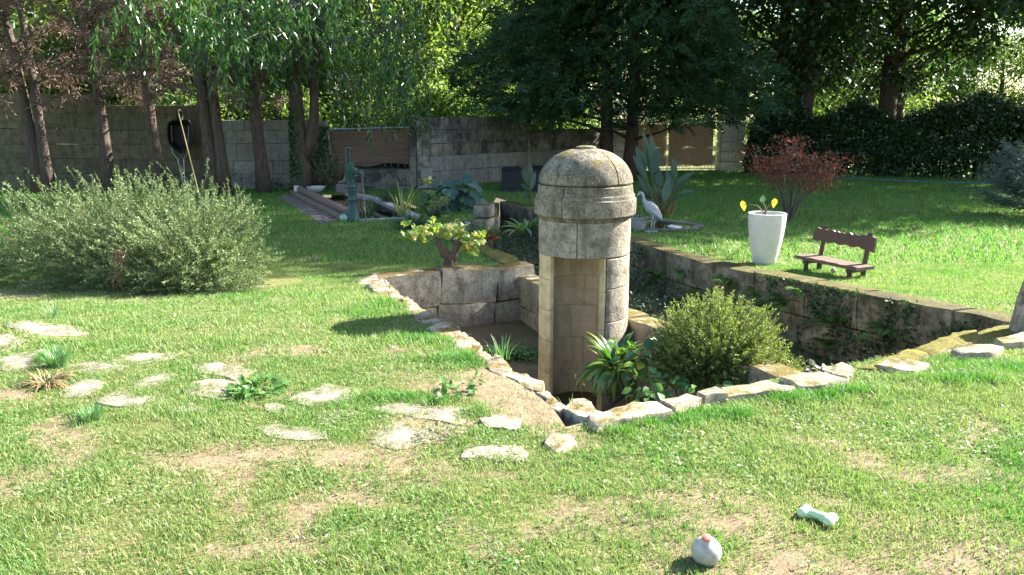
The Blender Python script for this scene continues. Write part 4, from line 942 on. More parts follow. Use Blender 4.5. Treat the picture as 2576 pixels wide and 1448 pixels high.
# ferns and trailing ivy on the retaining wall, ground cover in the channel
def fern_mesh(seed, n=9, L=.34):
    rng = random.Random(seed); P = []; D = []; Nn = []; S = []
    for j in range(n):
        a = rng.uniform(0, 6.28); el = rng.uniform(.5, 1.2); p = Vector((0, 0, 0)); h = Vector((math.cos(a), math.sin(a), 0)); sd = Vector((-h.y, h.x, 0)); l = L * rng.uniform(.7, 1.1)
        for i in range(16):
            t = i / 15; d = h * math.cos(el) + Vector((0, 0, math.sin(el))); up_ = sd.cross(d)
            for s in (-1, 1): P.append(p.copy()); D.append(sd * s + d * .45); Nn.append(up_); S.append(l * .27 * math.sin(math.pi * (.12 + .86 * t)) + .006)
            p = p + d * l / 15; el -= .11
    S = np.array(S); return leaf_mesh('fronds', np.array(P), np.array(D), np.array(Nn), S, S * .3)
fms = [fern_mesh(1), fern_mesh(2), fern_mesh(3, 12, .4)]
Ru = (C - B); Ru.z = 0; Ru.normalize(); Rn = Vector((-Ru.y, Ru.x, 0))
def on_rwall(px, py):                        # hit of a sight line with the inner face of the retaining wall
    d = ray(px, py); t = (Vector((B.x, B.y, 0)) - CAM).dot(Rn) / d.dot(Rn); return CAM + d * t
for i, (px, py) in enumerate(((1712, 690), (1760, 752), (1830, 718), (1902, 745), (1935, 775), (1975, 770), (2100, 815), (1690, 765), (2240, 850), (2020, 745), (2080, 870), (1660, 700))):
    p = on_rwall(px, py); t = thing('wall_fern', 'small green fern rooted in the joints of the mossy retaining wall', 'fern', p + Rn * .02, i * 1.7, 'ferns on the retaining wall'); link('fronds', fms[i % 3], M['fern'], t)
iv = thing('wall_ivy', 'trailing ivy patches hanging on the mossy retaining wall', 'ivy', on_rwall(2110, 760)); rng = np.random.default_rng(6); P = []
for px, py, sx, sy, n in ((2100, 790, 26, 40, 420), (2060, 760, 14, 30, 160), (1990, 700, 40, 8, 200), (2120, 720, 45, 10, 240), (2240, 800, 12, 45, 180), (2290, 790, 10, 40, 140), (2175, 870, 40, 22, 260), (1950, 720, 12, 22, 110), (2045, 690, 30, 6, 140), (2420, 830, 30, 12, 120), (1610, 640, 10, 20, 120)):
    for _ in range(n): P.append(on_rwall(px + rng.normal() * sx, py + rng.normal() * sy) + Rn * rng.uniform(.0, .05))
P = np.array(P); P = P[P[:, 2] < (zt(0, P[:, 1]) + .05)]; n = len(P); lv = iv.location
link('leaves', leaf_mesh('leaves', P - np.array(lv), rvec(rng, n) + np.array([0, 0, -.6]), rng.normal(size=(n, 3)) * .4 + np.array(Rn) + np.array([0, 0, .4]), rng.uniform(.03, .06, n), rng.uniform(.03, .05, n)), M['ivy'], iv)
n = 26000; P = np.stack([rng.uniform(-1, 5, n), rng.uniform(6, 20, n), np.full(n, FLOOR_Z)], 1); pv = P[:, :2] - np.array(PD.xy); s_ = pv @ np.array((-_pu.y, _pu.x)); k = inpoly(P[:, 0], P[:, 1], HOLE) & (s_ > .1) & (vnoise(P[:, 0], P[:, 1], 1.1, 3) > .35); P = P[k]; P[:, 2] += rng.random(len(P)) ** 2 * .28
tag(link('ground_cover', leaf_mesh('ground_cover', P, rvec(rng, len(P)), rvec(rng, len(P)) * .5 + np.array([0, 0, 1]), rng.uniform(.05, .1, len(P)), rng.uniform(.035, .06, len(P))), M['ivy']), 'dark leafy ground cover on the channel floor', kind='stuff')
n = 1500; c0_ = at(1300, 880, 9.6); P = np.stack([rng.normal(c0_.x, .28, n), rng.normal(c0_.y + .25, .12, n), FLOOR_Z + rng.random(n) * .1], 1); k = inpoly(P[:, 0], P[:, 1], HOLE); P = P[k]
tag(link('basin_moss', leaf_mesh('basin_moss', P, rvec(rng, len(P)), rvec(rng, len(P)) * .5 + np.array([0, 0, 1]), .04, .03), M['weed']), 'green moss and weed at the foot of the cross wall', kind='stuff')
cf = thing('channel_fern', 'hart tongue fern growing on the channel bank behind the turret', 'fern', at(1318, 585, 14.0)); blade_plant(cf, 'fronds', 46, .55, .06, M['harts'], 15, .9, .8, 1.4, .12, 7, 'lance', 0, .1)

# old vine stump
def vine():
    g = G(1130, 683); t = thing('vine_stump', 'gnarled old grapevine stump with yellow green leaves', 'vine', g); pr = random.Random(12); Y = g.y
    def loc(px, py, dy=0): return at(px, py, Y + dy) - g
    mb = MB()
    def gn(pts, rad): mb.tube(pts, rad, 11, True, .28, pr)
    gn([loc(1132, 688), loc(1136, 675), loc(1129, 662), loc(1131, 650), loc(1122, 640), loc(1112, 625), loc(1103, 610), loc(1100, 595)], [.085, .066, .075, .062, .066, .05, .045, .036])
    gn([loc(1132, 660), loc(1142, 640), loc(1150, 622), loc(1158, 606, .1), loc(1170, 598, .1)], [.06, .052, .055, .045, .034]); mb.build('trunk', M['vinebark'], t, True)
    mb = MB(); C_ = []
    for (x0, y0), (x1, y1), dy in (((1102, 598), (1050, 578), -.1), ((1102, 598), (1020, 582), -.25), ((1102, 598), (1090, 560), .1), ((1102, 598), (1130, 575), -.1), ((1168, 600), (1200, 600), 0), ((1168, 600), (1180, 625), -.15), ((1168, 600), (1150, 570), .2)):
        pts = limb(mb, loc(x0, y0), loc(x1, y1, dy), .016, .006, pr, 5, 4, .05); C_ += pts[2:]
    mb.build('canes', M['twig'], t, True); vs = []; fs = []
    lobes = [(math.cos(a) * r, math.sin(a) * r) for a, r in [(-1.57, .12), (-1.0, .52), (-.5, .42), (-.1, .58), (.35, .40), (.8, .58), (1.2, .46), (1.57, .66), (1.94, .46), (2.34, .58), (2.79, .40), (3.24, .58), (3.64, .42), (4.14, .52)]]
    for j in range(170):
        c = pr.choice(C_) + Vector((pr.gauss(0, .05), pr.gauss(0, .05), pr.gauss(-.01, .05))); s = pr.uniform(.075, .135); nrm = Vector((pr.gauss(.1, .5), pr.gauss(-.5, .4), pr.uniform(.3, 1))).normalized(); a = nrm.orthogonal().normalized(); a.rotate(Matrix.Rotation(pr.uniform(0, 6.28), 3, nrm)); b = nrm.cross(a); k = len(vs)
        vs.append(c + nrm * s * .12); vs += [c + (a * x + b * y) * s - nrm * s * .25 * (x * x + y * y) for x, y in lobes]; m = len(lobes); fs += [(k, k + 1 + i, k + 1 + (i + 1) % m) for i in range(m)]
    me = bpy.data.meshes.new('leaves'); me.from_pydata([tuple(v) for v in vs], [], fs); link('leaves', me, M['vineleaf'], t)
vine()

# bowl with purple leaves, blocks, red flowers, hosta, strap leaves
def bowl_mesh(r, h): return [(r * .45, 0), (r * .5, .02), (r * .8, h * .35), (r * .97, h * .75), (r, h * .95), (r * .98, h), (r * .88, h), (r * .85, h * .8), (0, h * .75)]
g = G(1157, 606); bw = thing('flower_bowl', 'round cream stone flower bowl on a short foot behind the vine', 'bowl', g)
zb = at(1157, 592, g.y).z - g.z; hb_ = at(1157, 562, g.y).z - g.z
mb = MB(); mb.lathe([(.13, 0), (.13, .04), (.08, .07), (.08, zb - .02), (.12, zb + .01)], 20); mb.build('foot', M['whitestone'], bw, 40)
mb = MB(); mb.lathe([(r, z + zb) for r, z in bowl_mesh(.21, max(hb_ - zb, .15))], 28, cap=False); mb.build('bowl', M['whitestone'], bw, 50)
pp = thing('purple_plant', 'purple strap leaved plant filling the cream stone bowl', 'plant', g + Vector((.05, 0, zb + .13))); blade_plant(pp, 'leaves', 130, .26, .028, M['purple'], 31, .9, 1.0, 1.5, .14, 6, 'strap')
for i, (pxs, py, Y0, hh, lb) in enumerate((((1196, 1238), 586, 16.2, .30, 'weathered squared stone block under the two others by the bowl'), ((1194, 1240), 560, 16.3, .26, 'squared stone block stacked on the one by the bowl'), ((1226, 1256), 565, 16.6, .30, 'small squared stone block next to the stacked pair'))):
    a, b = at(pxs[0], py, Y0), at(pxs[1], py, Y0); me = rough_box_mesh('stone_block', b.x - a.x, .5, hh, 90 + i, .02, 3, .02); me.materials.append(M['cross'])
    o = link('stone_block', me, None, None, 40); o.location = ((a.x + b.x) / 2, Y0 + .25, float(zt(0, Y0)) + (hh / 2 if i != 1 else .31 + hh / 2) - .02); o.rotation_euler = (0, 0, -.35 + .15 * i); tag(o, lb, 'stone block', kind='thing')
g = G(1212, 612); rf = thing('red_flower_plant', 'bushy plant with small red flowers beside the low channel wall', 'plant', g); rng = np.random.default_rng(13)
needle_bush(rf, [((0, 0, .12), (.32, .25, .24), 1)], 150, 22, .04, .010, 0, 84, M['weed'], M['stem'], tip=.05)
P = np.array([np.array(at(1228 + rng.normal() * 12, 596 + rng.normal() * 9, g.y - .2) - g) for _ in range(26)]); link('flowers', leaf_mesh('flowers', P, rvec(rng, 26), rvec(rng, 26), .05, .045), M['redflower'], rf)
g = G(1142, 530); hs = thing('hosta', 'large clump of broad blue green leaves in front of the stained wall', 'plant', g); broad_leaves(hs, 'leaves', 90, .36, .28, M['hosta'], 41, .62, .85, .45)
mb = MB(); pr = random.Random(6)
for j in range(30): limb(mb, (pr.gauss(0, .08), pr.gauss(0, .08), 0), (pr.gauss(0, .4), pr.gauss(0, .3), pr.uniform(.3, .8)), .012, .006, pr, 4, 4)
mb.build('stalks', M['stem'], hs)
g = G(1036, 578); st = thing('strap_leaf_clump', 'dark green clump of arching strap leaves at the pond edge', 'plant', g); blade_plant(st, 'leaves', 150, .55, .035, M['strap'], 42, .8, 1.0, 1.5, .16, 7)
g = G(1095, 548); ag = thing('agapanthus', 'drooping pale green seed heads on long stalks beside the pond', 'plant', g); mb = MB(); P = []; D = []; pr = random.Random(9)
for hx, hy in ((1118, 505), (1090, 520), (1075, 460), (1080, 488), (1105, 515)):
    e = at(hx, hy - 8, g.y - .2) - g; limb(mb, (pr.gauss(0, .1), 0, 0), e, .01, .006, pr, 4, 5, .06)
    for k in range(34): a = pr.uniform(0, 6.28); P.append(e + Vector((0, 0, pr.gauss(0, .02)))); D.append(Vector((math.cos(a), math.sin(a), pr.uniform(-1.3, .2))))
mb.build('stalks', M['stem'], ag); P = np.array(P); link('seed_heads', leaf_mesh('seed_heads', P, np.array(D), rvec(rng, len(P)), .19, .028), M['flowerpale'], ag); blade_plant(ag, 'leaves', 60, .5, .03, M['strap'], 43, .8, 1, 1.5, .12)
def reeds(px, py, label, n, L, mat, seed, W=.02, name='reed_clump', sp=.35, dr=.6):
    t = thing(name, label, 'plant', G(px, py)); blade_plant(t, 'leaves', n, L, W, mat, seed, sp, 1.0, dr, .18, 6); return t
reeds(975, 520, 'feathery dark green water plant standing in the pond', 90, .75, M['strap'], 51, .012); reeds(1010, 545, 'yellowing reed by the pale timber in the pond', 26, .85, M['flowerpale'], 52, .035); reeds(905, 530, 'dry brown reed stalks behind the hand pump', 60, .55, M['straw'], 53, .015, sp=.8)
reeds(858, 535, 'short dry grass clump in the pond by the boards', 50, .4, M['straw'], 54, .014, sp=.9); reeds(930, 545, 'thin green rushes at the pond rim near the pump', 50, .5, M['strap'], 55, .012)
g = G(830, 478); lv_ = thing('lavender_bush', 'grey green sprigged bush in front of the sloping wall end', 'bush', g); needle_bush(lv_, [((0, 0, .35), (.75, .5, .62), 1)], 380, 26, .09, .016, 0, 86, M['lavender'], M['twig'], tip=.2, up=.8)
for i, (px, py, rx, lb) in enumerate(((690, 474, 1.1, 'low dark shrub at the foot of the pale block wall'), (610, 474, .7, 'low dark shrub between the double trunk and the pale wall'), (1240, 440, .8, 'dark shrub at the foot of the stained wall'))):
    g = G(px, py); t = thing('low_shrub', lb, 'shrub', g); rg = np.random.default_rng(90 + i); cl = crown_points(rg, 40, np.array([0, 0, .22]), np.array([rx, .5, .34]), .2); cl[:, 2] = np.abs(cl[:, 2]); link('foliage', leaf_mesh('foliage', *leaf_cloud(rg, cl, 60, .12, .07, .04)), M['ivy'], t)
# ivy on the sloping end of the pale wall
t = thing('pier_ivy', 'dark ivy climbing the sloping end of the pale wall', 'ivy', at(815, 470, WY - .2)); rg = np.random.default_rng(97); P = []
for px, py, sx, sy, n in ((816, 370, 5, 35, 500), (812, 430, 12, 22, 500), (800, 450, 14, 12, 300), (786, 432, 5, 25, 260), (772, 450, 8, 14, 200)):
    for _ in range(n): P.append(at(px + rg.normal() * sx, max(py + rg.normal() * sy, 320), WY - .2 - rg.random() * .15) - t.location)
P = np.array(P); link('leaves', leaf_mesh('leaves', P, rvec(rg, len(P)) + np.array([0, 0, -.5]), rvec(rg, len(P)) * .5 + np.array([0, -1, .4]), .10, .085), M['ivy'], t)

# cannas
def canna(g, label, leaves, seed, spikes=()):
    t = thing('canna', label, 'plant', g); pr = random.Random(seed); mb = MB(); vs = []; fs = []
    for (px, py, px2, py2, w_) in leaves:      # leaf base -> tip
        dy = pr.uniform(-.25, .25); a, b = at(px, py, g.y + dy) - g, at(px2, py2, g.y + dy + pr.uniform(-.15, .15)) - g
        d = b - a; L = d.length; d.normalize(); sd = d.cross(Vector((pr.uniform(-.4, .4), -1, pr.uniform(-.2, .2)))).normalized(); up_ = sd.cross(d); k = len(vs); sg = 9
        for i in range(sg + 1):
            q = i / sg; ww = w_ * .5 * max(math.sin(math.pi * q ** .8), .02); p = a + d * L * q - up_ * L * .10 * q * q
            vs += [p + sd * ww - up_ * ww * .35, p, p - sd * ww - up_ * ww * .35]
        for i in range(sg): q = k + i * 3; fs += [(q, q + 1, q + 4, q + 3), (q + 1, q + 2, q + 5, q + 4)]
        limb(mb, (a.x * .3 + pr.gauss(0, .03), pr.gauss(0, .05), 0), a, .014, .008, pr, 5, 4, .03)
    for px, py in spikes: limb(mb, (pr.gauss(0, .05), 0, .2), at(px, py, g.y) - g, .010, .004, pr, 4, 5, .02)
    mb.build('stalks', M['stem'], t, True); me = bpy.data.meshes.new('leaves'); me.from_pydata([tuple(v) for v in vs], [], fs); link('leaves', me, M['canna'], t, True); return t
g = G(1335, 518); canna(g, 'single canna stalk with pointed leaves beside the turret dome', [(1332, 470, 1318, 428, .14), (1334, 470, 1336, 405, .2), (1336, 478, 1348, 432, .13), (1334, 482, 1308, 463, .13), (1332, 500, 1315, 484, .1)], 61, [(1329, 340), (1333, 420)])
g = G(1665, 545); canna(g, 'tall clump of grey green canna leaves behind the heron statue', [(1640, 445, 1622, 325, .18), (1650, 440, 1640, 335, .2), (1625, 430, 1602, 365, .22), (1640, 440, 1658, 372, .24), (1630, 460, 1590, 390, .16), (1660, 470, 1650, 410, .22), (1690, 470, 1702, 400, .18), (1690, 480, 1676, 425, .18), (1645, 500, 1605, 440, .2),
  (1672, 510, 1682, 445, .22), (1700, 470, 1748, 432, .2), (1710, 490, 1752, 482, .16), (1690, 490, 1728, 450, .2), (1650, 505, 1600, 470, .18), (1655, 520, 1668, 470, .18), (1685, 515, 1720, 490, .15), (1640, 520, 1605, 500, .15), (1700, 470, 1690, 395, .14), (1675, 500, 1642, 470, .18)], 62, [(1632, 318), (1712, 385), (1745, 430), (1683, 400)])
t = thing('dead_canna_leaves', 'dry yellow and tan canna leaves hanging at the clump foot', 'leaves', g + Vector((.1, -.05, 0))); blade_plant(t, 'leaves', 22, .5, .07, M['straw'], 63, .25, 1, .5, .15, 6, 'lance'); t2 = blade_plant(t, 'yellow_leaves', 4, .4, .12, M['yellowleaf'], 64, .8, .9, 2.5, .05, 6, 'lance')
t = thing('pot_plant', 'small bushy green plant in the grey white pot by the heron', 'plant', G(1606, 580) + Vector((0, .1, .28))); broad_leaves(t, 'leaves', 70, .09, .04, M['weed'], 65, .16, .3)

# red maple
def maple():
    g = G(1984, 556); t = thing('red_maple', 'small vase shaped japanese maple with dark red leaves', 'tree', g); pr = random.Random(66); rng = np.random.default_rng(66); mb = MB(); Y = g.y; cl = []
    for j in range(17):
        px = 1885 + 245 * (j + .5) / 17 + pr.uniform(-8, 8); py = 350 + 75 * pr.random() + abs(px - 2000) * .12; e = at(px, py, Y + pr.uniform(-.8, .8)) - g; st_ = Vector((pr.gauss(0, .05), pr.gauss(0, .04), 0)); m_ = Vector((e.x * .28, e.y * .3, e.z * .42))
        pts = [st_ + (m_ - st_) * (i / 4) for i in range(5)] + [m_ + (e - m_) * (i / 4) + Vector((pr.gauss(0, .03), pr.gauss(0, .03), .02 * i)) for i in range(1, 5)]; mb.tube(pts, [.028 - .0028 * i for i in range(9)], 5, False)
        for k in range(10): f = pr.uniform(.35, 1.12); p = m_ + (e - m_) * f + Vector((pr.gauss(0, .11), pr.gauss(0, .14), pr.gauss(0, .05))); cl.append(p); 
        for k in range(3): q = m_ + (e - m_) * pr.uniform(.3, .9); limb(mb, q, q + Vector((pr.gauss(0, .22), pr.gauss(0, .22), pr.uniform(.05, .25))), .008, .003, pr, 4, 3)
    mb.build('stems', M['barkgrey'], t, True)
    link('crown', leaf_mesh('crown', *leaf_cloud(rng, np.array(cl), 21, .11, .058, .038, .2, .45)), M['maple'], t)
maple()

# juniper at the border of the lawn
def juniper():
    g = G(2618, 545); t = thing('juniper', 'feathery blue grey juniper spreading over the lawn edge', 'shrub', g); rng = np.random.default_rng(67); pr = random.Random(67); P = []; D = []; mb = MB()
    for j in range(230):
        a = pr.uniform(0, 6.28); z = pr.uniform(.15, 1.5); L = (1.75 - .5 * z) * pr.uniform(.7, 1.05); e = Vector((math.cos(a) * L, math.sin(a) * L, z + .3)); b = Vector((0, 0, z * .6))
        if j % 3 == 0: limb(mb, b, e, .02, .004, pr, 4, 4)
        for k in range(70):
            f = .35 + .65 * (k / 70); p = b.lerp(e, f) + Vector((pr.gauss(0, .05), pr.gauss(0, .05), pr.gauss(0, .03) - .12 * (1 - f))); P.append(p); D.append(Vector((math.cos(a) * .8 + pr.gauss(0, .4), math.sin(a) * .8 + pr.gauss(0, .4), pr.gauss(.15, .25))))
    mb.build('branches', M['barkgrey'], t); P = np.array(P); link('foliage', leaf_mesh('foliage', P, np.array(D), rvec(rng, len(P)), .11, .02), M['juniper'], t)
juniper()

# weeds in the near lawn
for i, (px, py, n, L, W_, rad, lb, m_) in enumerate(((648, 985, 110, .06, .04, .17, 'clump of dark broad leaved weed by a pale slab', 'weed'), (1200, 968, 12, .06, .02, .03, 'small rosette weed growing in bare soil', 'fern'), (1190, 982, 9, .04, .015, .02, 'tiny rosette weed growing in bare soil', 'fern'), (1130, 1000, 40, .06, .045, .16, 'patch of low broad leaved weed above a long slab', 'weed'), (1110, 1104, 90, .022, .017, .13, 'grey green weed mat beside a square slab', 'lavender'), (2085, 945, 60, .05, .04, .16, 'pale creeping plant where the partition meets the coping', 'lavender'), (1225, 1440, 40, .024, .018, .12, 'low broad leaved weed in the near lawn', 'weed'))):
    t = thing('weed_clump', lb, 'weed', G(px, py) + Vector((0, 0, .005))); broad_leaves(t, 'leaves', n, L, W_, M[m_], 100 + i, rad, .06, -.15)
t = thing('dry_grass_tussock', 'flattened tussock of dry straw coloured grass between slabs', 'grass tuft', G(118, 968)); blade_plant(t, 'leaves', 130, .22, .01, M['straw'], 110, 1.4, .7, 1.6, .08, 5); blade_plant(t, 'green_leaves', 40, .2, .008, M['strap'], 111, 1.4, .7, 1.6, .08, 5)
for i, (px, py, L, n, lb) in enumerate(((145, 925, .16, 170, 'tuft of blue green chive like grass next to a slab'), (232, 1056, .09, 120, 'short tuft of blue green chive like grass in the lawn'), (135, 800, .18, 30, 'loose tall grass tuft on bare soil near the rosemary'), (1262, 905, .2, 26, 'thin grass tuft on the basin edge rocks'), (1440, 1030, .14, 7, 'few grass stalks at the basin corner'))):
    t = thing('grass_tuft', lb, 'grass tuft', G(px, py)); blade_plant(t, 'leaves', n, L, .006, leaf_mat('chive', [(.09, .19, .08), (.14, .26, .11)], .3), 120 + i, .35, 1, .5, .07, 5)
# ================================================================ OBJECTS
# hand pump with rain chain
g = G(889, 559); pm = thing('hand_pump', 'slender green cast iron hand pump at the pond', 'pump', g); Y = g.y
zz = lambda py: at(889, py, Y).z - g.z
mb = MB(); mb.lathe([(.15, 0), (.155, .03), (.14, .06), (.135, zz(530)), (.12, zz(526)), (.105, zz(523)), (.10, zz(505)), (.11, zz(503)), (.10, zz(500)), (.095, zz(482)), (.105, zz(480)), (.095, zz(477)), (.09, zz(474))], 20); mb.build('base', M['pump'], pm, 40)
mb = MB(); mb.lathe([(.15, zz(474)), (.155, zz(472)), (.155, zz(466)), (.145, zz(464)), (.09, zz(462)), (.085, zz(440)), (.095, zz(438)), (.10, zz(420)), (.105, zz(412)), (.07, zz(410)), (.03, zz(409))], 20, (-.02, 0, 0)); mb.build('barrel', M['pump'], pm, 40)
mb = MB(); mb.tube([(.05, 0, zz(438)), (.16, -.05, zz(434)), (.22, -.06, zz(432)), (.245, -.06, zz(437)), (.25, -.06, zz(444))], [.035, .035, .05, .05, .045], 10); mb.build('spout', M['pump'], pm, 40)
mb = MB(); mb.tube([(-.09, 0, zz(470)), (-.12, 0, zz(440)), (-.10, 0, zz(400)), (-.09, 0, zz(380)), (-.07, 0, zz(374)), (-.02, 0, zz(373)), (.02, 0, zz(377))], [.022, .025, .028, .03, .032, .03, .02], 8); mb.tube([(-.02, 0, zz(376)), (-.03, 0, zz(392)), (.0, 0, zz(405)), (.06, 0, zz(408))], .014, 6); mb.build('handle', M['pump'], pm, 40)
ch = thing('rain_chain', 'metal chain hanging from the pump spout', 'chain', g + Vector((.25, -.06, 0)))
for i in range(24):
    z = zz(446) - i * (zz(446) - .05) / 24; mb = MB(); mb.lathe([(.005, 0), (.020, -.008), (.015, -.022), (.005, -.030)], 8, (.002 * i, 0, z), True); mb.build('chain_cup', M['steel'], ch)
mb = MB(); mb.tube([(0, 0, zz(444)), (.05, 0, .02)], .004, 4); mb.build('chain_core', M['steel'], ch)
mb = MB(); mb.lathe([(.10 * math.sin(math.pi * i / 14), .10 - .10 * math.cos(math.pi * i / 14)) for i in range(15)], 20, cap=False); o = mb.build('glazed_ball', M['glass'], None, True, G(866, 560)); tag(o, 'pale green glazed ball on the grass next to the hand pump', 'ball', kind='thing')
# pond rim, boards, paved strip, timber, planter, post, statue
def beam(name, p, q, wd, h, mat, label=None, cat=None, parent=None):
    p, q = Vector(p), Vector(q); u = q - p; me = rough_box_mesh(name, u.length, wd, h, int(abs(p.x * 100)), .006, 3, .008); me.materials.append(mat); o = link(name, me, None, parent, 40)
    o.location = (p + q) / 2; o.rotation_euler = (0, -math.asin(u.z / u.length), math.atan2(u.y, u.x))
    if label: tag(o, label, cat, kind='thing')
    return o
pa, pb = G(738, 489), G(866, 555)
eb = thing('pond_edging', 'brown weathered timber edging between pavers and pond', 'edging', pa)
for k, h in ((0, .07), (1, .2)):
    v = Vector((.0 + .1 * k, .05 * k, h)); o = beam('board', pa + v, pb + v, .22 - .06 * k, .12, M['plank'], parent=eb); o.matrix_parent_inverse = Matrix.Translation(-eb.location)
beam('edging_strip', G(878, 560) + Vector((0, 0, .03)), G(1022, 554) + Vector((0, 0, .03)), .08, .07, M['pale'], 'thin pale rim along the near side of the pond', 'edging')
beam('pale_timber', G(938, 508) + Vector((0, 0, .10)), G(1046, 552) + Vector((0, 0, .06)), .22, .10, M['pale'], 'whitish weathered timber lying across the pond', 'timber')
beam('pond_plank', G(880, 498) + Vector((0, 0, .1)), G(940, 510) + Vector((0, 0, .1)), .3, .1, M['pale'], 'short pale plank at the far side of the pond', 'timber')
pv = bpy.data.objects.new('paved_strip', None); COL.objects.link(pv); tag(pv, 'strip of grey brown pavers beside the pond boards', kind='structure')
Q = [Vector((p.x, p.y, float(zt(0, p.y)))) for p in PAVE]; nr_, nc = 5, 13
for i in range(nr_):
    for j in range(nc):
        f = lambda a, b: (Q[0].lerp(Q[1], a)).lerp(Q[3].lerp(Q[2], a), b)
        a0, a1, b0, b1 = i / nr_ + .012, (i + 1) / nr_ - .012, j / nc + .006, (j + 1) / nc - .006; dz_ = .02 + .006 * ((i * 7 + j * 3) % 4)
        mb = MB(); up = Vector((0, 0, dz_)); vs = [f(a0, b0), f(a1, b0), f(a1, b1), f(a0, b1)]; mb.add([v - Vector((0, 0, .05)) for v in vs] + [v + up for v in vs], [(3, 2, 1, 0), (4, 5, 6, 7), (0, 1, 5, 4), (1, 2, 6, 5), (2, 3, 7, 6), (3, 0, 4, 7)]); mb.build('paver', M['paver'], pv)
g = G(795, 485); mb = MB(); t = thing('oval_planter', 'white oval stone planter below the lavender', 'planter', g); mb.lathe([(r * 1.0, z) for r, z in bowl_mesh(.29, .2)], 28, cap=False); ob = mb.build('bowl', M['whitestone'], t, 50); ob.scale = (1.05, .7, 1)
mb = MB(); mb.lathe([(0, .165), (.24, .165), (.2, .175), (0, .18)], 20, cap=False); mb.build('soil', M['darksoil'], ob)
g = G(747, 492); mb = MB(); mb.lathe([(.075, 0), (.075, .24), (.085, .245), (.085, .28), (.06, .285), (.06, .25)], 18, cap=False); tag(mb.build('white_pipe', M['whitepaint'], None, 40, g), 'short white upright pipe at the end of the boards', 'pipe', kind='thing')
g2 = g + Vector((.14, .05, 0)); mb = MB(); mb.lathe([(.05, 0), (.05, .24), (.03, .26), (.03, .2)], 14, cap=False); tag(mb.build('blue_pipe', M['blue'], None, 40, g2), 'short blue pipe beside the white one', 'pipe', kind='thing')
def statue():
    g = at(878, 482, WY - 1.3); g.z = ZB; t = thing('seated_statue', 'brown cast stone seated figure on a low plinth behind the hand pump', 'statue', g)
    me = rough_box_mesh('plinth', .75, .45, .30, 7, .008, 2, .01); me.materials.append(M['statue']); link('plinth', me, None, t, 40).location = (.02, 0, .15)
    V = [(.10, 0, .40), (.10, 0, .56), (.12, -.01, .72), (.12, -.02, .84), (.12, -.03, .92), (.11, -.04, 1.0), (-.12, -.10, .46), (-.10, -.12, .36), (-.30, -.14, .34), (-.02, .10, .60), (-.13, .08, .38), (-.26, .06, .34), (.26, -.02, .74), (.30, -.06, .58), (.18, -.14, .50), (.0, .0, .75), (-.06, -.06, .60), (-.10, -.1, .50)]
    E = [(0, 1), (1, 2), (2, 3), (3, 4), (4, 5), (0, 6), (6, 7), (7, 8), (0, 9), (9, 10), (10, 11), (2, 12), (12, 13), (13, 14), (2, 15), (15, 16), (16, 17)]
    rad = [.12, .10, .11, .045, .075, .05, .075, .05, .035, .075, .05, .035, .045, .035, .025, .045, .035, .025]
    me = bpy.data.meshes.new('figure'); me.from_pydata(V, E, []); o = link('figure', me, M['statue'], t); sk = o.modifiers.new('skin', 'SKIN'); 
    for i, v in enumerate(me.skin_vertices[0].data): v.radius = (rad[i], rad[i]); v.use_root = (i == 0)
    su = o.modifiers.new('sub', 'SUBSURF'); su.levels = 2; su.render_levels = 2
statue()
# wheelbarrow stood up against the wall
def barrow():
    g = at(452, 470, WY - .55); g.z = ZB; t = thing('wheelbarrow', 'black wheelbarrow stood on end against the olive wall', 'wheelbarrow', g); Yb = WY - .55
    L_ = lambda px, py, dy=0: at(px, py, Yb + dy) - g
    rim = [(422, 312), (432, 303), (474, 303), (482, 312), (484, 345), (480, 365), (470, 378), (455, 386), (440, 378), (426, 362), (421, 345)]
    mb = MB(); n = len(rim); c = (452, 342); vs = []
    for sc, dy in ((1.0, 0), (1.0, .02), (.93, .03), (.62, .26), (.0, .27)): vs += [L_(c[0] + (x - c[0]) * sc, c[1] + (y - c[1]) * sc, dy) for x, y in rim]
    fs = [(k * n + i, k * n + (i + 1) % n, (k + 1) * n + (i + 1) % n, (k + 1) * n + i) for k in range(4) for i in range(n)]; mb.add(vs, fs); tr_ = mb.build('tray', M['black'], t, 40)
    mb = MB(); mb.tube([L_(x, y, -.01) for x, y in rim + rim[:1]], .015, 5, False); mb.build('rim', M['black'], tr_)
    for xs in ((430, 447, 462), (476, 462, 466)):
        mb = MB(); mb.tube([L_(xs[0], 303, .15), L_(xs[0] + (4 if xs[0] < 450 else -4), 385, .2), L_(xs[1], 400, .05), L_(xs[2], 470, -.05)], .018, 6); mb.build('handle', M['steel'], t)
    mb = MB(); wc_ = L_(452, 292, .12); mb.tube([wc_ + Vector((math.cos(a) * 0, math.sin(a) * .17, math.cos(a) * .17)) for a in np.linspace(0, 2 * math.pi, 17)], .045, 8, False); mb.build('wheel', M['black'], t, True)
barrow()
e = at(449, 285, 12.2); b_ = at(498, 480, 12.0); dd = (b_ - e); b2 = e + dd * ((float(zt(0, 12)) - e.z) / dd.z); mb = MB(); n = 9; mb.tube([b2.lerp(e, i / n) - b2 for i in range(n + 1)], [.014 - .0007 * i for i in range(n + 1)], 7); tag(mb.build('bamboo_stake', M['bamboo'], None, True, b2), 'long yellow bamboo stake leaning behind the rosemary', 'stake', kind='thing')
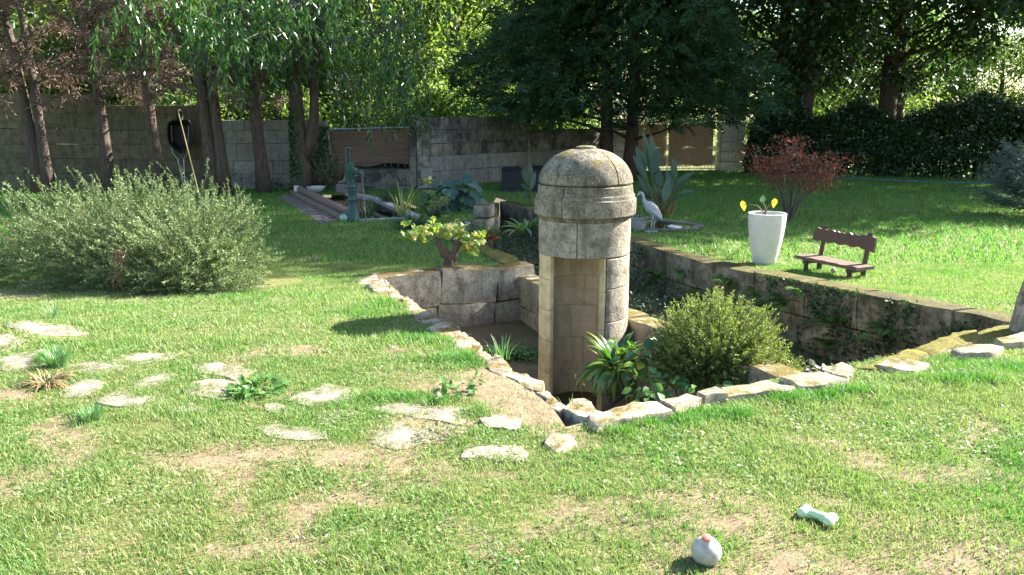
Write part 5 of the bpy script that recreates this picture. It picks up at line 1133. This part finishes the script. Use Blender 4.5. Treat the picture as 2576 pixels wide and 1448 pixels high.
# black bins by the stained wall
for i, (a, b, pt, lb) in enumerate(((1262, 1312, 420, 'black plastic compost bin against the stained wall'), (1330, 1372, 417, 'black plastic compost bin partly behind the turret dome'))):
    gb = G((a + b) / 2, 482); w_ = (b - a) / 2000 * gb.y; h = at(0, pt, gb.y).z - gb.z; t = thing('compost_bin', lb, 'bin', gb); mb = MB(); x, y = w_ / 2, .35
    mb.add([(-x * 1.1, -y, 0), (x * 1.1, -y, 0), (x * 1.1, y, 0), (-x * 1.1, y, 0), (-x * .95, -y * .8, h * .9), (x * .95, -y * .8, h * .9), (x * .95, y * .8, h * .9), (-x * .95, y * .8, h * .9)], [(3, 2, 1, 0), (4, 5, 6, 7), (0, 1, 5, 4), (1, 2, 6, 5), (2, 3, 7, 6), (3, 0, 4, 7)]); mb.build('body', M['black'], t)
    mb = MB(); mb.add([(-x * 1.05, -y, h * .9), (x * 1.05, -y, h * .9), (x * 1.05, y, h * .9), (-x * 1.05, y, h * .9), (-x * .8, -y * .5, h), (x * .8, -y * .5, h), (x * .8, y * .5, h), (-x * .8, y * .5, h)], [(3, 2, 1, 0), (4, 5, 6, 7), (0, 1, 5, 4), (1, 2, 6, 5), (2, 3, 7, 6), (3, 0, 4, 7)]); mb.build('lid', M['black'], t)
# heron statue, pot, little pond
def heron():
    g = G(1638, 584); t = thing('heron_statue', 'grey white heron statue standing on a small plate', 'statue', g); k = .83 / 100
    def h(px, py, dy=0): return Vector(((px - 1638) * g.y / F * 1.02, dy, (584 - py) * g.y / F * 1.02))
    mb = MB(); pts = [(1664, 556), (1659, 548), (1652, 540), (1643, 531), (1634, 523), (1628, 517), (1622, 513), (1618, 507), (1616, 500), (1615, 494), (1612, 489), (1607, 487), (1603, 491), (1600, 498)]; rad = [.012, .05, .085, .11, .115, .095, .06, .037, .030, .028, .033, .036, .02, .006]
    mb.tube([h(*p) for p in pts], rad, 14); o = mb.build('body', M['heron'], t, True); o.scale = (1, .8, 1)
    for s in (-1, 1):
        mb = MB(); P_ = [h(1628, 519), h(1636, 521), h(1646, 530), (h(1656, 543)), h(1665, 556), h(1652, 548), h(1640, 540), h(1631, 530)]; c = h(1644, 535); n = len(P_); vs = [p + Vector((0, s * .075, 0)) for p in P_] + [c + Vector((0, s * .105, 0))] + [p + Vector((0, s * .05, 0)) for p in P_]
        mb.add(vs, [(i, (i + 1) % n, n) for i in range(n)] + [(i, (i + 1) % n, n + 1 + (i + 1) % n, n + 1 + i) for i in range(n)]); mb.build('wing', M['wing'], t, True)
    for px, px2, dy in ((1640, 1637, -.04), (1648, 1645, .04)):
        mb = MB(); mb.tube([h(px, 542, dy), h(px, 552, dy), h(px2 + 1, 566, dy), h(px2, 582, dy)], [.03, .014, .011, .012], 7); mb.build('leg', M['heron'], t, True)
        mb = MB(); mb.tube([h(px2 + 2, 582, dy), h(px2 - 4, 582.5, dy), h(px2 - 7, 583, dy)], [.012, .012, .006], 6); mb.build('foot', M['heron'], t)
    me = rough_box_mesh('plate', .26, .2, .03, 3, .003, 2, .008); me.materials.append(M['heron']); link('plate', me, None, t, 40).location = (-.01, 0, .012)
heron()
g = G(1606, 582); mb = MB(); mb.lathe([(.14, 0), (.15, .02), (.19, .24), (.205, .25), (.21, .29), (.19, .29), (.18, .25), (0, .24)], 4 * 6, cap=False); t = thing('small_pot', 'low grey white plant pot between the turret and the heron', 'pot', g + Vector((0, .1, 0))); mb.build('pot', M['pale'], t, 40)
o = flat('small_pond', SPOND, float(zt(0, 17)) + .03, M['water'], 'small dark pond by the heron statue')
sp = thing('slate_surround', 'flat grey slate surround of the small pond', 'edging', (SPOND[0].x, SPOND[0].y, -.45))
for i in range(len(SPOND)):
    p, q = SPOND[i], SPOND[(i + 1) % len(SPOND)]; o = beam('slate', Vector((p.x, p.y, float(zt(0, p.y)) + .03)), Vector((q.x, q.y, float(zt(0, q.y)) + .03)), .16, .05, M['paver'], parent=sp); o.matrix_parent_inverse = Matrix.Translation(-sp.location)
beam('white_board', G(1682, 578) + Vector((0, 0, .08)), G(1712, 580) + Vector((0, 0, .05)), .3, .03, M['whitepaint'], 'white plastic sheet lying at the small pond', 'sheet')
# tall white planter
g = G(1922, 664); tp = thing('tall_planter', 'tall tapering white plastic planter behind the retaining wall', 'planter', g); Y = g.y; H_ = at(0, 537, Y).z - g.z
mb = MB(); pf = [(.165, 0), (.175, .01)] + [(.17 + .125 * math.sin(i / 10 * 1.45) ** .9, .01 + (H_ - .01) * i / 10) for i in range(1, 11)]; rt = pf[-1][0]; mb.lathe(pf + [(rt - .012, H_ + .006), (rt - .03, H_), (rt - .035, H_ - .1), (0, H_ - .11)], 40, cap=False); bd = mb.build('body', M['white'], tp, 50)
mb = MB(); mb.lathe([(0, H_ - .10), (rt - .037, H_ - .10)], 24, cap=False); mb.build('soil', M['darksoil'], bd)
yp = thing('planter_plant', 'sparse plant with two yellow drooping leaves in the white planter', 'plant', g + Vector((0, 0, H_ - .1)))
mb = MB(); O_ = yp.location; L_ = lambda px, py, dy=0: at(px, py, Y + dy) - O_
for a, b, c in (((1922, 536), (1905, 518), (1870, 514)), ((1926, 536), (1932, 520), (1950, 505)), ((1924, 536), (1926, 522), (1918, 508))): mb.tube([L_(a[0], a[1] + 8), L_(*a), L_(*b), L_(*c)], [.01, .009, .007, .005], 6)
mb.build('stems', M['twig'], yp, True)
for (bx, by), (ex, ey), m_ in (((1869, 506), (1873, 532), 'yellowleaf'), ((1951, 500), (1946, 524), 'yellowleaf'), ((1918, 510), (1921, 490), 'canna')):
    a, b = L_(bx, by), L_(ex, ey); d = (b - a); s_ = Vector((1, -.3, 0)); vs = []
    for i in range(8): q = i / 7; ww = .042 * math.sin(math.pi * max(q, .02) ** .7) + .002; p = a + d * q; vs += [p + s_ * ww + Vector((0, .01, 0)), p, p - s_ * ww + Vector((0, .01, 0))]
    mb = MB(); mb.add(vs, [f_ for i in range(7) for f_ in ((i * 3, i * 3 + 1, i * 3 + 4, i * 3 + 3), (i * 3 + 1, i * 3 + 2, i * 3 + 5, i * 3 + 4))]); mb.build('leaf', M[m_], yp, True)
# bench
def bench():
    zs_ = -.15; c = (at(2010, 646, 11.72) + at(2154, 677, 10.75) + at(2035, 640, 11.95) + at(2196, 665, 10.95)) / 4; g = Vector((c.x, c.y, float(zt(0, c.y)) + .0))
    u = Vector((.43, -.90, 0)).normalized(); t = thing('garden_bench', 'small rustic brown wooden bench with wavy backrest', 'bench', g, math.atan2(u.y, u.x)); h = zs_ - g.z
    # local x along the bench, local +y is the back side
    rg = random.Random(4); n = 14
    def wav(L0, L1, z0, z1, top=0): return [(L0 + (L1 - L0) * i / n, z1 + .012 * math.sin(i * 1.9) + .008 * math.sin(i * 3.3)) for i in range(n + 1)]
    for k, (y0, y1) in enumerate(((-.165, .0), (.006, .165))):
        o_ = [(-.56, -.0), (.56, 0)]; mb = MB(); vs = []
        for z in (h - .045, h): vs += [(-.58 + 1.16 * i / n, (y0 + (.012 * math.sin(i * 1.7) if k == 0 else 0)), z) for i in range(n + 1)] + [(.58 - 1.16 * i / n, y1, z) for i in range(n + 1)]
        m = 2 * n + 2; mb.add(vs, [tuple(range(m - 1, -1, -1)), tuple(range(m, 2 * m))] + [(i, (i + 1) % m, m + (i + 1) % m, m + i) for i in range(m)]); mb.build('seat_plank', M['seatwood'], t)
    zt_ = at(2194, 588, 11.0).z - g.z
    for sx in (-.40, .40):
        mb = MB(); mb.tube([(sx, .16, h - .3), (sx, .175, h), (sx, .235, zt_)], [.042, .04, .036], 4); mb.build('back_post', M['wood'], t)
        mb = MB(); mb.tube([(sx, -.11, -.04), (sx, -.10, h - .045)], [.042, .042], 4); mb.build('front_leg', M['wood'], t)
        mb = MB(); mb.box((sx, 0, h - .075), (.05, .3, .06)); mb.build('seat_bearer', M['wood'], t)
        mb = MB(); mb.tube([(sx, .15, -.04), (sx, .16, h - .3 + .01)], [.042, .042], 4) if h > .34 else mb.tube([(sx, .155, -.04), (sx, .17, h)], [.042, .042], 4); mb.build('rear_leg', M['wood'], t)
    top = [(-.55 + 1.10 * i / 40, zt_ - .045 + .012 * math.sin(i * .9) * math.sin(i * .31 + 1) - .018 * math.exp(-((i - 20) / 5) ** 2) * (1 if i % 4 < 2 else 0) + (.014 * math.cos(i * math.pi * .5) if 12 < i < 28 else 0)) for i in range(41)]
    bot = [(.55 - 1.10 * i / 40, zt_ - .225 + .012 * math.sin(i * .8) + (-.035 if i < 5 else 0)) for i in range(41)]
    Mx = Matrix.Translation((0, .172, 0)) @ Matrix.Translation((0, 0, zt_ - .13)) @ Matrix.Rotation(-.12, 4, 'X') @ Matrix.Translation((0, 0, -(zt_ - .13))); mb = MB(); mb.prism(top + bot, .035, Mx); mb.build('backrest', M['wood'], t)
    return t
bench()
mb = MB(); mb.lathe([(.04 * math.sin(math.pi * i / 10), .04 - .04 * math.cos(math.pi * i / 10)) for i in range(11)], 14, cap=False); tag(mb.build('small_ball', M['toyball'], None, True, G(2096, 688)), 'small pale ball lying under the bench', 'ball', kind='thing')
# blue hose along the hedge
hp = [(1818, 433), (1835, 430), (1870, 432), (1920, 437), (1990, 441), (2060, 446), (2140, 451), (2220, 455), (2300, 459), (2380, 461), (2480, 464), (2600, 467)]
mb = MB(); mb.tube([G(px, py) + Vector((0, 0, .03)) for px, py in hp], .028, 6); tag(mb.build('garden_hose', M['hose'], None, True), 'blue garden hose lying along the lawn edge under the hedge', 'hose', kind='thing')
# stone post at the basin corner
g = G(2592, 840); mb = MB(); pr = random.Random(5); H_ = at(2575, 670, g.y).z - g.z; mb.tube([(-.02, 0, -.1), (0, 0, .1), (.01, 0, H_ * .5), (.03, 0, H_ * .85), (.03, 0, H_)], [.17, .16, .145, .13, .10], 9, True, .06, pr); tag(mb.build('stone_post', M['tower'], None, 50, g), 'rough grey stone post at the corner of the coping', 'post', kind='thing')
# toys in the near grass
def gourd():
    g = G(1777, 1408); t = thing('ball_toy', 'bone white round rubber dog toy with red capped neck', 'dog toy', g + Vector((0, 0, -.012))); r = 35 / F * (at(1777, 1385, g.y) - CAM).length
    t.rotation_euler = (R(14), R(-6), 0)
    mb = MB(); mb.lathe([(r * math.sin(math.pi * i / 16), r * .96 - r * .98 * math.cos(math.pi * i / 16)) for i in range(15)] + [(r * .28, r * 1.98), (r * .27, r * 2.06), (0, r * 2.06)], 28, cap=False); mb.build('body', M['toyball'], t, True)
    mb = MB(); mb.lathe([(0, r * 2.02), (r * .30, r * 2.03), (r * .32, r * 2.12), (r * .30, r * 2.22), (r * .2, r * 2.27), (0, r * 2.28)], 20, cap=False); mb.build('cap', M['toyred'], t, 50)
gourd()
def bone():
    a, b = G(2022, 1284, .03), G(2092, 1308, .03); g = (a + b) / 2; g.z = -.008; t = thing('bone_toy', 'pale green rubber bone shaped dog toy', 'dog toy', g); u = (b - a); u.z = 0; L = u.length; u.normalize(); v = Vector((-u.y, u.x, 0))
    bm = bmesh.new(); mb = MB(); mbm = bpy.data.metaballs.new('bone_meta'); mbm.resolution = .006; mbm.render_resolution = .006; mo = bpy.data.objects.new('bone_meta', mbm); COL.objects.link(mo)
    for s in (-1, 1):
        for q in (-1, 1): e = mbm.elements.new(); e.co = u * s * L * .46 + v * q * .024 + Vector((0, 0, .034)); e.radius = .046
    for i in range(13): e = mbm.elements.new(); e.co = u * L * (-.42 + .84 * i / 12) + Vector((0, 0, .034)); e.radius = .034
    bpy.context.view_layer.update(); dg = bpy.context.evaluated_depsgraph_get(); me = bpy.data.meshes.new_from_object(mo.evaluated_get(dg)); bpy.data.objects.remove(mo); bpy.data.metaballs.remove(mbm)
    me.materials.clear(); link('body', me, M['toygreen'], t, True)
bone()
# ================================================================ GRASS
def grass():
    rng = np.random.default_rng(200); excl = [HOLE_GRASS, POND, SPOND, PAVE] + [grow(s, -.07) for s in SLABS + ROCKS] + [grow(s, .0) for s in EDGE]
    out = []
    def field(n, y0, y1, xk, hgt, wid, seg, keep=1.0):
        y = np.sqrt(rng.random(n) * (y1 ** 2 - y0 ** 2) + y0 ** 2); x = (rng.random(n) * 2 - 1) * (y * xk + .35)
        d = density(x, y); k = rng.random(n) < d * keep
        if y1 < 20:
            for p in excl: k &= ~inpoly(x, y, p)
        else:
            for p in excl[:4]: k &= ~inpoly(x, y, p)
        k &= ~((((x - ROS.x) / 1.9) ** 2 + ((y - ROS.y - .2) / 1.0) ** 2) < 1)
        if y1 > 20: k &= (y < WY - .1) | (x > wx(1046) + (y - 25.7) * .85) ; k &= ~((y > 34.8) & (x < 10.2))
        x, y, d = x[k], y[k], d[k]; return x, y, d
    def mk(name, x, y, d, h0, w0, seg, mat, label):
        n = len(x); lush = np.clip(blob(x, y, LUSH), 0, 1.4); z = zt(x, y) - .004 + np.where(y < 20, .025 * (vnoise(x, y, 1.5, 8) - .5), 0)
        clump = .6 + .9 * vnoise(x, y, 7, 11)
        h = h0 * rng.uniform(.45, 1.35, n) * clump * (1 + 1.5 * lush); w_ = w0 * rng.uniform(.7, 1.3, n); a = rng.random(n) * 2 * np.pi
        P = np.stack([x, y, z], 1); S = np.stack([np.cos(a), np.sin(a), a * 0], 1) * w_[:, None] * .5
        la = a + np.pi / 2 + rng.normal(size=n) * .6; ln = rng.uniform(.15, 1.1, n) * h; Lx = np.stack([np.cos(la), np.sin(la), la * 0], 1) * ln[:, None]; U = np.stack([a * 0, a * 0, h], 1)
        if seg == 2:
            co = np.stack([P - S, P + S, P + Lx * .35 + U * .62 + S * .75, P + Lx * .35 + U * .62 - S * .75, P + Lx + U], 1).reshape(-1, 3); b = np.arange(n)[:, None, None] * 5
            f = (b + np.array([(0, 1, 2), (0, 2, 3), (3, 2, 4)])[None]).reshape(-1, 3)
        else:
            co = np.stack([P - S, P + S, P + Lx * .9 + U], 1).reshape(-1, 3); f = np.arange(n * 3).reshape(-1, 3)
        tag(link(name, np_mesh(name, co, f, 3), mat), label, kind='stuff')
    def split(name, x, y, d, h0, w0, seg, mat, label, lab2):
        l = blob(x, y, LUSH) > .35 + .3 * rng.random(len(x)); mk(name, x[~l], y[~l], d[~l], h0, w0, seg, mat, label); mk('lush_grass', x[l], y[l], d[l], h0, w0, seg, g3, lab2)
    def gmat(name, dry):
        m, t, o = new_mat(name); geo = nd(t, 'ShaderNodeNewGeometry'); pos = geo.outputs['Position']
        c = ramp(t, geo.outputs['Random Per Island'], [(0, (.043, .14, .02)), (.4, (.07, .195, .03)), (.75, (.11, .245, .045)), (1, (.16, .265, .07))])
        dr = ramp(t, geo.outputs['Random Per Island'], [(0, (.11, .20, .05)), (.5, (.19, .24, .085)), (1, (.34, .30, .16))])
        k = ramp(t, tex(t, pos, 'noise', .9, 5, .65), [(.42 - dry * .1, 0.0), (.66 - dry * .1, 1.0)]); c = mixc(t, mixc(t, 1.0, k, (dry,) * 3, 'MULTIPLY'), c, dr)
        b = nd(t, 'ShaderNodeBsdfPrincipled', Roughness=.5); b.inputs['Specular IOR Level'].default_value = .35; t.links.new(c, b.inputs['Base Color'])
        tr = nd(t, 'ShaderNodeBsdfTranslucent'); t.links.new(mixc(t, 1.0, c, (1.2, 1.45, .8), 'MULTIPLY'), tr.inputs[0]); mx = nd(t, 'ShaderNodeMixShader'); mx.inputs[0].default_value = .4
        t.links.new(b.outputs[0], mx.inputs[1]); t.links.new(tr.outputs[0], mx.inputs[2]); t.links.new(mx.outputs[0], o.inputs[0]); return m
    g1, g2, g3 = gmat('near grass', .88), gmat('far grass', .25), gmat('lush grass', .05)
    x, y, d = field(395000, 2.3, 6.2, .70, 0, 0, 2); split('near_grass', x, y, d, .026, .0042, 2, g1, 'short patchy sunlit grass around the slabs', 'taller bright green grass patches along the coping slabs')
    x, y, d = field(330000, 6.2, 12.5, .70, 0, 0, 1); split('mid_grass', x, y, d, .033, .009, 1, g1, 'short grass round the basin and rosemary', 'taller bright green grass beside the basin rocks')
    x, y, d = field(330000, 12.5, 36, .70, 0, 0, 1); mk('lawn_grass', x, y, d, .07, .022, 1, g2, 'green lawn grass in front of wall and hedge')
    # clover and small broad leaves between the blades
    x, y, d = field(60000, 2.4, 9, .70, 0, 0, 1, .8); k = vnoise(x, y, 2.3, 21) > .5; x, y = x[k], y[k]; n = len(x); P = np.stack([x, y, zt(x, y) + rng.random(n) * .03], 1)
    tag(link('clover', leaf_mesh('clover', P, rvec(rng, n) * np.array([1, 1, .3]), rvec(rng, n) * .4 + np.array([0, 0, 1]), rng.uniform(.012, .03, n), rng.uniform(.01, .022, n)), leaf_mat('clover leaf', [(.09, .17, .05), (.15, .24, .08), (.22, .30, .12)], .3)), 'clover and small broad leaves among the near grass', kind='stuff')
    n = 46000; y = np.sqrt(rng.random(n) * (64 - 5.3) + 5.3); x = (rng.random(n) * 2 - 1) * (y * .7 + .3); k = rng.random(n) < .25 + .75 * (1 - density(x, y))
    for p in excl: k &= ~inpoly(x, y, p)
    x, y = x[k], y[k]; n = len(x); P = np.stack([x, y, zt(x, y) + .004 + .02 * rng.random(n)], 1)
    tag(link('dry_thatch', leaf_mesh('dry_thatch', P, rvec(rng, n) * np.array([1, 1, .25]), rvec(rng, n) * .3 + np.array([0, 0, 1]), rng.uniform(.02, .06, n), rng.uniform(.002, .0045, n)), M['straw']), 'dead straw thatch lying between the grass blades', kind='stuff')
    n = 2600; x, y, d = field(n, 2.4, 9, .70, 0, 0, 1); n = len(x); P = np.stack([x, y, zt(x, y) + .012], 1)
    tag(link('fallen_leaves', leaf_mesh('fallen_leaves', P, rvec(rng, n) * np.array([1, 1, .2]), rvec(rng, n) * .3 + np.array([0, 0, 1]), rng.uniform(.015, .04, n), rng.uniform(.008, .018, n)), leaf_mat('fallen leaf', [(.22, .14, .06), (.38, .30, .16), (.55, .50, .38)], .2, tcol=(1, 1, .8))), 'scattered dry bits and leaves on the lawn', kind='stuff')
    n = 2200; g = G(1330, 1005); x = np.concatenate([rng.normal(g.x - .1, .45, n // 2), rng.normal(G(1000, 900).x, .9, n // 2)]); y = np.concatenate([rng.normal(g.y, .35, n // 2), rng.normal(G(1000, 900).y, .5, n // 2)]); k = ~inpoly(x, y, HOLE_OUT); x, y = x[k], y[k]; mb = MB()
    for a, b in zip(x[:1200], y[:1200]):
        r = rng.uniform(.003, .011); z = float(zt(0, b)); mb.add([(a - r, b, z), (a, b - r, z), (a + r * .9, b, z), (a, b + r, z), (a, b, z + r * 1.1)], [(0, 1, 4), (1, 2, 4), (2, 3, 4), (3, 0, 4)])
    tag(mb.build('pebbles', M['slab']), 'small pale pebbles on the bare soil by the basin', kind='stuff')
grass()
